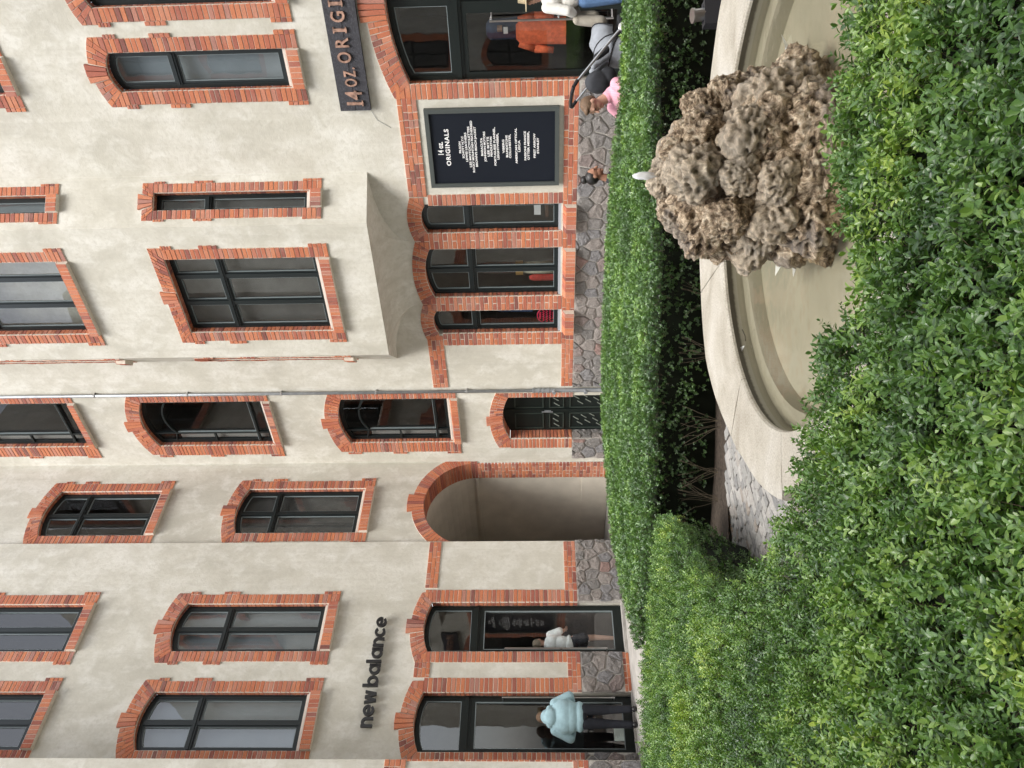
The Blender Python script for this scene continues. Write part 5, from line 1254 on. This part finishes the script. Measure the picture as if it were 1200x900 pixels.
# 1: woman in a white top behind the narrower glass door
base = FAp.P(4.24, 0, -.46)
def yaw_from(fx, fy): return math.atan2(-fx, fy)
p1 = empty('person', base); tag(p1, 'woman in a white top and dark shorts standing behind the narrower glass door', 'person')
Fd = (dA*.75-nA*.6).normalized(); T = TF(base.x, base.y, .02, yaw_from(Fd.x, Fd.y))
hp, Pf, _ = head((0, .05, 1.555), (0, 1, -.25), (0, 0, 1), .105)
arm = [('c', (.185, 0, 1.34), (.26, .03, 1.08), .043, .036), ('c', (.26, .03, 1.08), (.20, .24, 1.02), .034, .026)]+hand((.20, .24, 1.02), (-.1, .9, .1), (0, 0, 1), -1)
arm2 = [('c', (-.185, 0, 1.34), (-.25, .0, 1.07), .043, .036), ('c', (-.25, 0, 1.07), (-.22, .16, .90), .034, .026)]+hand((-.22, .16, .90), (.05, .5, -.8), (0, 1, 0), 1)
legs = []
for sg in (-1, 1): legs += [('c', (.095*sg, 0, .88), (.105*sg, .02+.05*sg, .48), .085, .056), ('c', (.105*sg, .02+.05*sg, .48), (.11*sg, -.02+.05*sg, .09), .054, .036), ('c', (.11*sg, -.04+.05*sg, .045), (.12*sg, .13+.05*sg, .03), .036, .030)]
blob('body', hp+arm+arm2+legs+[('c', (0, .01, 1.36), (0, .03, 1.48), .055, .05), ('e', (0, 0, 1.15), (.15, .10, .27)), ('e', (0, 0, .92), (.15, .11, .12))], skin_l, .008, p1, T)
blob('hair', [('e', Pf(0, -.22, .28), (.086, .098, .095)), ('e', Pf(0, -.9, .55), (.045, .045, .045))], hair_g, .006, p1, T)
blob('top', [('e', (0, -.01, 1.30), (.20, .135, .16)), ('e', (0, -.02, 1.13), (.175, .13, .20)), ('c', (-.19, 0, 1.345), (-.25, 0, 1.16), .072, .075), ('c', (.19, 0, 1.345), (.25, .02, 1.16), .072, .075), ('e', (0, 0, .98), (.185, .14, .06)), ('c', (0, 0, .99), (0, 0, 1.05), .16, .14)], cloth('white_top', (.82, .84, .84)), .010, p1, T)
blob('shorts', [('e', (0, 0, .90), (.165, .13, .12)), ('c', (-.09, 0, .86), (-.105, 0, .70), .10, .105), ('c', (.09, 0, .86), (.105, .02, .70), .10, .105)], cloth('dark_shorts', (.025, .027, .035)), .010, p1, T)
eyes(Pf, .105, p1, T)
bag = empty('shoulder_bag', FAp.P(4.50, .72, -.32)); tag(bag, 'small red bag at the hip of the woman in the white top', 'bag')
m = MB(); m.box(FAp, 4.44, 4.56, .72, .95, -.36, -.28); m.build('bag_body', simple('red_leather', (.45, .02, .03), .5), bag)
m = MB(); m.tube([FAp.P(4.47, .95, -.32), FAp.P(4.44, 1.15, -.33), FAp.P(4.38, 1.36, -.36)], .008, 6); m.build('strap', simple('red_strap', (.40, .02, .03), .5), bag)

# 2: person in a light blue jacket behind the wider glass door
base = FAp.P(5.98, 0, .36); p2 = empty('person', base); tag(p2, 'person in a pale blue hooded jacket at the door with the paper notice', 'person')
Fd = (-nA*.9+dA*.35).normalized(); T = TF(base.x, base.y, -.06, yaw_from(Fd.x, Fd.y))
hp, Pf, _ = head((.0, .25, 1.56), (0, 1, -.9), (0, .6, 1), .105)
arms = [('c', (.2, .05, 1.37), (.31, .10, 1.12), .05, .042), ('c', (.31, .10, 1.12), (.14, .33, 1.05), .038, .028)]+hand((.14, .33, 1.05), (-.6, .7, .1), (0, 0, 1), 1)+[('c', (-.2, .05, 1.37), (-.31, .10, 1.12), .05, .042), ('c', (-.31, .10, 1.12), (-.14, .33, 1.05), .038, .028)]+hand((-.14, .33, 1.05), (.6, .7, .1), (0, 0, 1), -1)
legs = []
for sg in (-1, 1): legs += [('c', (.10*sg, -.02, .90), (.11*sg, .02, .48), .08, .055), ('c', (.11*sg, .02, .48), (.12*sg, -.02, .09), .052, .038), ('c', (.12*sg, -.04, .045), (.13*sg, .14, .03), .038, .03)]
blob('body', hp+arms+legs+[('c', (0, .07, 1.40), (0, .18, 1.50), .055, .052), ('e', (0, .02, 1.18), (.16, .11, .28)), ('e', (0, 0, .93), (.15, .11, .12))], skin_l, .008, p2, T)
blob('hair', [('e', Pf(0, -.20, .28), (.088, .102, .098)), ('e', Pf(0, -.55, -.2), (.075, .06, .08))], hair_b, .006, p2, T)
jk = [('e', (0, .03, 1.30), (.245, .17, .17)), ('e', (0, .02, 1.12), (.26, .18, .20)), ('e', (0, .02, .96), (.245, .165, .12)), ('c', (-.21, .05, 1.37), (-.33, .10, 1.12), .085, .082), ('c', (-.33, .10, 1.12), (-.17, .30, 1.05), .08, .055), ('c', (.21, .05, 1.37), (.33, .10, 1.12), .085, .082), ('c', (.33, .10, 1.12), (.17, .30, 1.05), .08, .055), ('e', (0, .04, 1.50), (.12, .11, .115)), ('e', (0, -.06, 1.44), (.14, .10, .12)), ('e', (0, .02, 1.22), (.28, .19, .22)), ('c', (-.12, .0, 1.46), (.12, .0, 1.46), .06, .06)]
blob('jacket', jk, cloth('pale_blue_jacket', (.30, .45, .50), 9), .011, p2, T)
blob('trousers', [('e', (0, 0, .92), (.17, .13, .10))]+[('c', (.10*sg, -.02, .88), (.11*sg, .02, .48), .10, .075) for sg in (-1, 1)]+[('c', (.11*sg, .02, .48), (.12*sg, -.02, .12), .072, .060) for sg in (-1, 1)], cloth('navy_trousers', (.008, .010, .016)), .010, p2, T)
blob('shoes', [('c', (.12*sg, -.05, .045), (.13*sg, .15, .035), .05, .042) for sg in (-1, 1)], M['black'], .008, p2, T); eyes(Pf, .105, p2, T)

# low stone kerb they sit on, hidden behind the hedge
kb = MB(); kb.box(FR((2.2, 9.95, 0), (1, -.15, 0), (.15, -1, 0)), 0, .9, -.06, .10, 0, .35); tag(kb.build('kerb', M['paving']), 'low stone kerb under the woman with the black bun, behind the far hedge', 'kerb')
# 3: man in pink, sitting low behind the hedge
bx, by = 3.31, 9.05; p3 = empty('person', (bx, by, -.05)); tag(p3, 'man in a pink striped shirt sitting behind the hedge by the pushchair', 'person')
T = TF(bx, by, -.06, yaw_from(-.90, -.25))
hp, Pf, _ = head((0, .17, .93), (0.1, 1, -.55), (0, .55, 1), .105)
leg3 = []
for sg in (-1, 1): leg3 += [('c', (.10*sg, 0, .14), (.16*sg, .42, .40), .09, .065), ('c', (.16*sg, .42, .40), (.15*sg, .45, .06), .06, .042), ('c', (.15*sg, .44, .04), (.16*sg, .60, .035), .036, .03)]
arm3 = [('c', (.21, .06, .66), (.27, .26, .44), .05, .042), ('c', (.27, .26, .44), (.12, .44, .42), .038, .028)]+hand((.12, .44, .42), (-.6, .6, -.1), (0, 0, 1), 1)+[('c', (-.21, .06, .66), (-.27, .26, .44), .05, .042), ('c', (-.27, .26, .44), (-.12, .44, .42), .038, .028)]+hand((-.12, .44, .42), (.6, .6, -.1), (0, 0, 1), -1)
blob('body', hp+leg3+arm3+[('c', (0, .05, .70), (0, .13, .84), .062, .056), ('e', (0, 0, .45), (.16, .12, .26)), ('e', (0, -.02, .14), (.17, .14, .12))], skin_l, .008, p3, T)
blob('hair', [('e', Pf(0, -.22, .34), (.086, .100, .092)), ('e', Pf(0, -.50, -.05), (.072, .055, .075)), ('e', Pf(0, .25, .78), (.06, .06, .035))], hair_b, .005, p3, T)
m_, t, b = mat('pink_stripe'); p = pos(t); mp = nd(t, 'ShaderNodeMapping'); mp.inputs['Rotation'].default_value = (0, 0, .3); t.links.new(p, mp.inputs[0]); w = nd(t, 'ShaderNodeTexWave'); w.inputs['Scale'].default_value = 9; w.inputs['Distortion'].default_value = 1.2; t.links.new(mp.outputs[0], w.inputs[0])
r = ramp(t, w.outputs[0], [(.55, (.72, .36, .44)), (.75, (.55, .13, .24)), (.85, (.74, .40, .47))]); t.links.new(r.outputs[0], b.inputs['Base Color']); b.inputs['Roughness'].default_value = .9
blob('shirt', [('e', (0, .02, .58), (.225, .155, .16)), ('e', (0, -.01, .38), (.20, .155, .22)), ('c', (-.215, .06, .665), (-.26, .20, .50), .075, .07), ('c', (.215, .06, .665), (.26, .20, .50), .075, .07), ('c', (0, .04, .70), (0, .07, .74), .09, .075)], m_, .010, p3, T)
blob('trousers', [('e', (0, -.02, .13), (.19, .16, .12))]+[('c', (.10*sg, 0, .14), (.16*sg, .42, .40), .105, .08) for sg in (-1, 1)]+[('c', (.16*sg, .42, .40), (.15*sg, .45, .12), .078, .06) for sg in (-1, 1)], cloth('grey_trousers', (.08, .08, .09)), .010, p3, T); eyes(Pf, .105, p3, T)
# 4: woman with black bun
bx, by = 2.50, 9.78; p4 = empty('person', (bx, by, .10)); tag(p4, 'woman with black hair in a high bun and a dark top sitting behind the hedge', 'person')
T = TF(bx, by, -.11, yaw_from(.93, -.36))
hp, Pf, _ = head((0, .05, .905), (0.05, 1, -.05), (0, .05, 1), .098)
leg4 = []
for sg in (-1, 1): leg4 += [('c', (.09*sg, 0, .28), (.12*sg, .40, .38), .08, .06), ('c', (.12*sg, .40, .38), (.12*sg, .42, .10), .055, .038), ('c', (.12*sg, .41, .09), (.13*sg, .56, .085), .034, .03)]
arm4 = [('c', (.18, .02, .68), (.22, .16, .50), .042, .036), ('c', (.22, .16, .50), (.10, .34, .48), .033, .025)]+hand((.10, .34, .48), (-.6, .6, -.1), (0, 0, 1), 1)+[('c', (-.18, .02, .68), (-.22, .16, .50), .042, .036), ('c', (-.22, .16, .50), (-.10, .34, .48), .033, .025)]+hand((-.10, .34, .48), (.6, .6, -.1), (0, 0, 1), -1)
blob('body', hp+leg4+arm4+[('c', (0, .0, .70), (0, .03, .82), .05, .046), ('e', (0, 0, .50), (.14, .10, .25)), ('e', (0, 0, .27), (.15, .12, .11))], skin_d, .008, p4, T)
blob('hair', [('e', Pf(0, -.26, .26), (.083, .094, .090)), ('e', Pf(0, -.62, 1.25), (.050, .050, .048)), ('c', Pf(0, -.45, .8), Pf(0, -.6, 1.1), .035, .035)], hair_k, .005, p4, T)
blob('top', [('e', (0, 0, .60), (.19, .125, .14)), ('e', (0, -.01, .44), (.165, .125, .18)), ('c', (-.18, .02, .68), (-.22, .14, .54), .06, .056), ('c', (.18, .02, .68), (.22, .14, .54), .06, .056), ('c', (0, 0, .69), (0, .01, .73), .07, .058)], cloth('dark_top', (.035, .037, .045)), .009, p4, T); eyes(Pf, .098, p4, T)
# 5: standing at the right edge with straw hat, white shirt, coat over the arm
bx, by = 4.90, 10.0; p5 = empty('person', (bx, by, -.06)); tag(p5, 'person in white shirt, jeans and straw hat standing beyond the pushchair', 'person')
T = TF(bx, by, -.05, yaw_from(-.25, .95)); 
hp, Pf, _ = head((0, .04, 1.60), (0, 1, -.1), (0, 0, 1), .105); legs = []
for sg in (-1, 1): legs += [('c', (.10*sg, 0, .92), (.11*sg, .05*sg, .50), .08, .055), ('c', (.11*sg, .05*sg, .50), (.12*sg, .04*sg-.03, .09), .052, .038), ('c', (.12*sg, .04*sg-.04, .045), (.13*sg, .14+.04*sg, .03), .038, .03)]
arm5 = [('c', (-.20, 0, 1.40), (-.27, -.03, 1.13), .05, .042), ('c', (-.27, -.03, 1.13), (-.20, .16, 1.02), .038, .028)]+hand((-.20, .16, 1.02), (.3, .8, -.2), (0, 0, 1), 1)+[('c', (.20, 0, 1.40), (.27, 0, 1.12), .05, .042), ('c', (.27, 0, 1.12), (.24, .18, .95), .038, .028)]+hand((.24, .18, .95), (0, .6, -.7), (0, 1, 0), -1)
blob('body', hp+legs+arm5+[('c', (0, .01, 1.42), (0, .03, 1.53), .06, .055), ('e', (0, 0, 1.18), (.16, .11, .28)), ('e', (0, 0, .95), (.15, .11, .12))], skin_l, .008, p5, T)
blob('hair', [('e', Pf(0, -.22, .25), (.088, .1, .092))], hair_b, .006, p5, T)
blob('shirt', [('e', (0, 0, 1.32), (.215, .14, .17)), ('e', (0, 0, 1.12), (.19, .135, .20)), ('c', (-.2, 0, 1.40), (-.27, -.02, 1.14), .068, .062), ('c', (-.27, -.02, 1.14), (-.24, .06, 1.08), .062, .058), ('c', (.2, 0, 1.40), (.27, 0, 1.14), .068, .062)], cloth('white_shirt', (.72, .71, .67)), .010, p5, T)
blob('jeans', [('e', (0, 0, .95), (.175, .13, .11))]+[('c', (.10*sg, 0, .92), (.11*sg, .05*sg, .50), .10, .08) for sg in (-1, 1)]+[('c', (.11*sg, .05*sg, .50), (.12*sg, .04*sg-.03, .12), .075, .062) for sg in (-1, 1)], cloth('blue_jeans', (.09, .17, .32), 20), .010, p5, T); eyes(Pf, .105, p5, T)
HT = empty('straw_hat', T @ V(0, .02, 1.72)); tag(HT, 'straw hat on the head of the person at the right edge', 'hat'); m = MB()
c_ = T @ V(0, .01, 1.655); st = simple('straw', (.50, .42, .28), .8, var=.2, scale=80, bmp=.4); m.cyl(c_, c_+V(0, 0, .015), .19, .185, 28); m.build('brim', st, HT); m = MB(); m.cyl(c_+V(0, 0, .014), c_+V(0, 0, .11), .100, .085, 24); m.build('crown', st, HT)
coat = blob('carried_coat', [('c', (-.30, .12, 1.02), (-.12, .14, 1.03), .055, .05), ('c', (-.29, .13, 1.0), (-.33, .12, .72), .065, .075), ('c', (-.20, .15, 1.0), (-.22, .14, .80), .055, .06), ('e', (-.30, .13, .80), (.07, .05, .14))], cloth('beige_coat', (.30, .275, .23)), .009, p5, T)
coat.parent = None; coat.matrix_parent_inverse = Matrix.Identity(4); tag(coat, 'beige coat hanging over the arm of the person at the right edge', 'coat')

# ---------------------------------------------------------------- pushchair
ST = empty('pushchair', (4.3, 10.05, -.06)); tag(ST, 'grey and black pushchair with silver tubes and hood before the shop front', 'pushchair')
q0 = V(4.30, 10.05, -.06); ax = V(.985, .17, 0).normalized(); ay = V(-ax.y, ax.x, 0)       # front points to the right of the picture
def sp(x, y, z): return q0+ax*x+ay*y+V(0, 0, z)
alu = simple('silver_tube', (.60, .61, .62), .3, .85); blk = simple('black_fabric', (.014, .015, .018), .85, bmp=.2, scale=30); gry = cloth('grey_fabric', (.24, .26, .29), 10); wj = simple('white_joint', (.75, .76, .78), .4)
for y_ in (-.25, .25):
    m = MB(); m.tube([sp(-.68, y_, 1.06), sp(-.12, y_, .62), sp(.12, y_, .42)], .017, 10); m.build('frame_tube', alu, ST)
    m = MB(); m.tube([sp(.05, y_, .50), sp(.30, y_*.9, .34), sp(.50, y_*.8, .16)], .017, 10); m.build('frame_tube', alu, ST)
    m = MB(); m.tube([sp(.0, y_, .50), sp(-.22, y_, .16)], .016, 10); m.build('frame_tube', blk, ST)
    m = MB(); m.cyl(sp(.03, y_*1.12, .49), sp(.03, y_*.95, .49), .048, n=14); m.build('joint', wj, ST)
    m = MB(); m.cyl(sp(.22, y_*1.10, .40), sp(.22, y_*.95, .40), .030, n=12); m.build('joint', wj, ST)
for (x_, y_, rr) in ((-.24, -.29, .14), (-.24, .29, .14), (.52, -.21, .085), (.52, .21, .085)):
    w0 = sp(x_, y_-.022, rr); w1 = sp(x_, y_+.022, rr); m = MB(); ring = [sp(x_+rr*.86*math.cos(t_), y_, rr+rr*.86*math.sin(t_)) for t_ in [2*math.pi*i/24 for i in range(25)]]; m.tube(ring, rr*.14, 8); wh = m.build('wheel', blk, ST)
    m = MB(); m.cyl(w0, w1, rr*.22, n=12)
    for i in range(5): t_ = 2*math.pi*i/5; m.cyl(sp(x_, y_, rr), sp(x_+rr*.8*math.cos(t_), y_, rr+rr*.8*math.sin(t_)), .009, n=6)
    m.build('spokes', alu, wh)
m = MB(); hb = [sp(-.66, -.25, 1.05), sp(-.74, -.24, 1.10), sp(-.78, -.16, 1.12), sp(-.79, 0, 1.125), sp(-.78, .16, 1.12), sp(-.74, .24, 1.10), sp(-.66, .25, 1.05)]; m.tube(hb, .022, 10); m.build('handlebar', blk, ST)
# seat shell, hood and basket
I4 = Matrix.Identity(4)
blob('seat', [('c', sp(-.30, -.14, .80), sp(-.05, -.14, .50), .05, .06), ('c', sp(-.30, .14, .80), sp(-.05, .14, .50), .05, .06), ('c', sp(-.30, 0, .80), sp(-.05, 0, .50), .06, .06), ('c', sp(-.05, -.14, .48), sp(.25, -.13, .50), .05, .04), ('c', sp(-.05, .14, .48), sp(.25, .13, .50), .05, .04), ('c', sp(-.05, 0, .48), sp(.25, 0, .50), .05, .04), ('c', sp(.25, -.12, .50), sp(.36, -.12, .30), .035, .03), ('c', sp(.25, .12, .50), sp(.36, .12, .30), .035, .03)], blk, .012, ST, I4)
m = MB(); vs = []; nA_, nB_ = 12, 10      # hood: pleated quarter shell from back of the seat forward
for i in range(nA_+1):
    t_ = math.radians(-12+128*i/nA_); rr = .35+(.012 if i % 3 == 0 else -.007)
    for j in range(nB_+1):
        u = math.pi*j/nB_; vs.append(sp(.02-rr*math.cos(t_)*(.35+.65*math.sin(u)), -.24*math.cos(u)*(1-.05*math.sin(t_)), .52+rr*math.sin(t_)*(.25+.75*math.sin(u)**.7)))
m.add(vs, [(i*(nB_+1)+j, i*(nB_+1)+j+1, (i+1)*(nB_+1)+j+1, (i+1)*(nB_+1)+j) for i in range(nA_) for j in range(nB_)]); hd = m.build('hood', gry, ST, True)
sd_ = hd.modifiers.new('thick', 'SOLIDIFY'); sd_.thickness = .012
for k in (3, 7, 12):
    m = MB(); m.tube([vs[k*(nB_+1)+j] for j in range(nB_+1)], .009, 6); m.build('hood_rib', blk, hd)
blob('seat_lining', [('c', sp(-.40, -.12, .84), sp(-.22, -.12, .60), .04, .04), ('c', sp(-.40, .12, .84), sp(-.22, .12, .60), .04, .04), ('c', sp(-.40, 0, .84), sp(-.22, 0, .60), .05, .05)], gry, .012, ST, I4)
blob('basket', [('c', sp(-.20, -.16, .24), sp(.25, -.14, .24), .07, .06), ('c', sp(-.20, .16, .24), sp(.25, .14, .24), .07, .06), ('c', sp(-.20, 0, .22), sp(.25, 0, .22), .08, .07)], blk, .014, ST, I4)
bgp = blob('shoulder_bag', [('e', sp(-.56, -.02, .78), (.14, .13, .17)), ('e', sp(-.50, -.02, .66), (.13, .13, .12))], cloth('charcoal', (.035, .038, .045)), .012, ST, I4); bgp.parent = None; bgp.matrix_parent_inverse = I4; tag(bgp, 'dark charcoal bag hanging on the handle of the pushchair', 'bag')
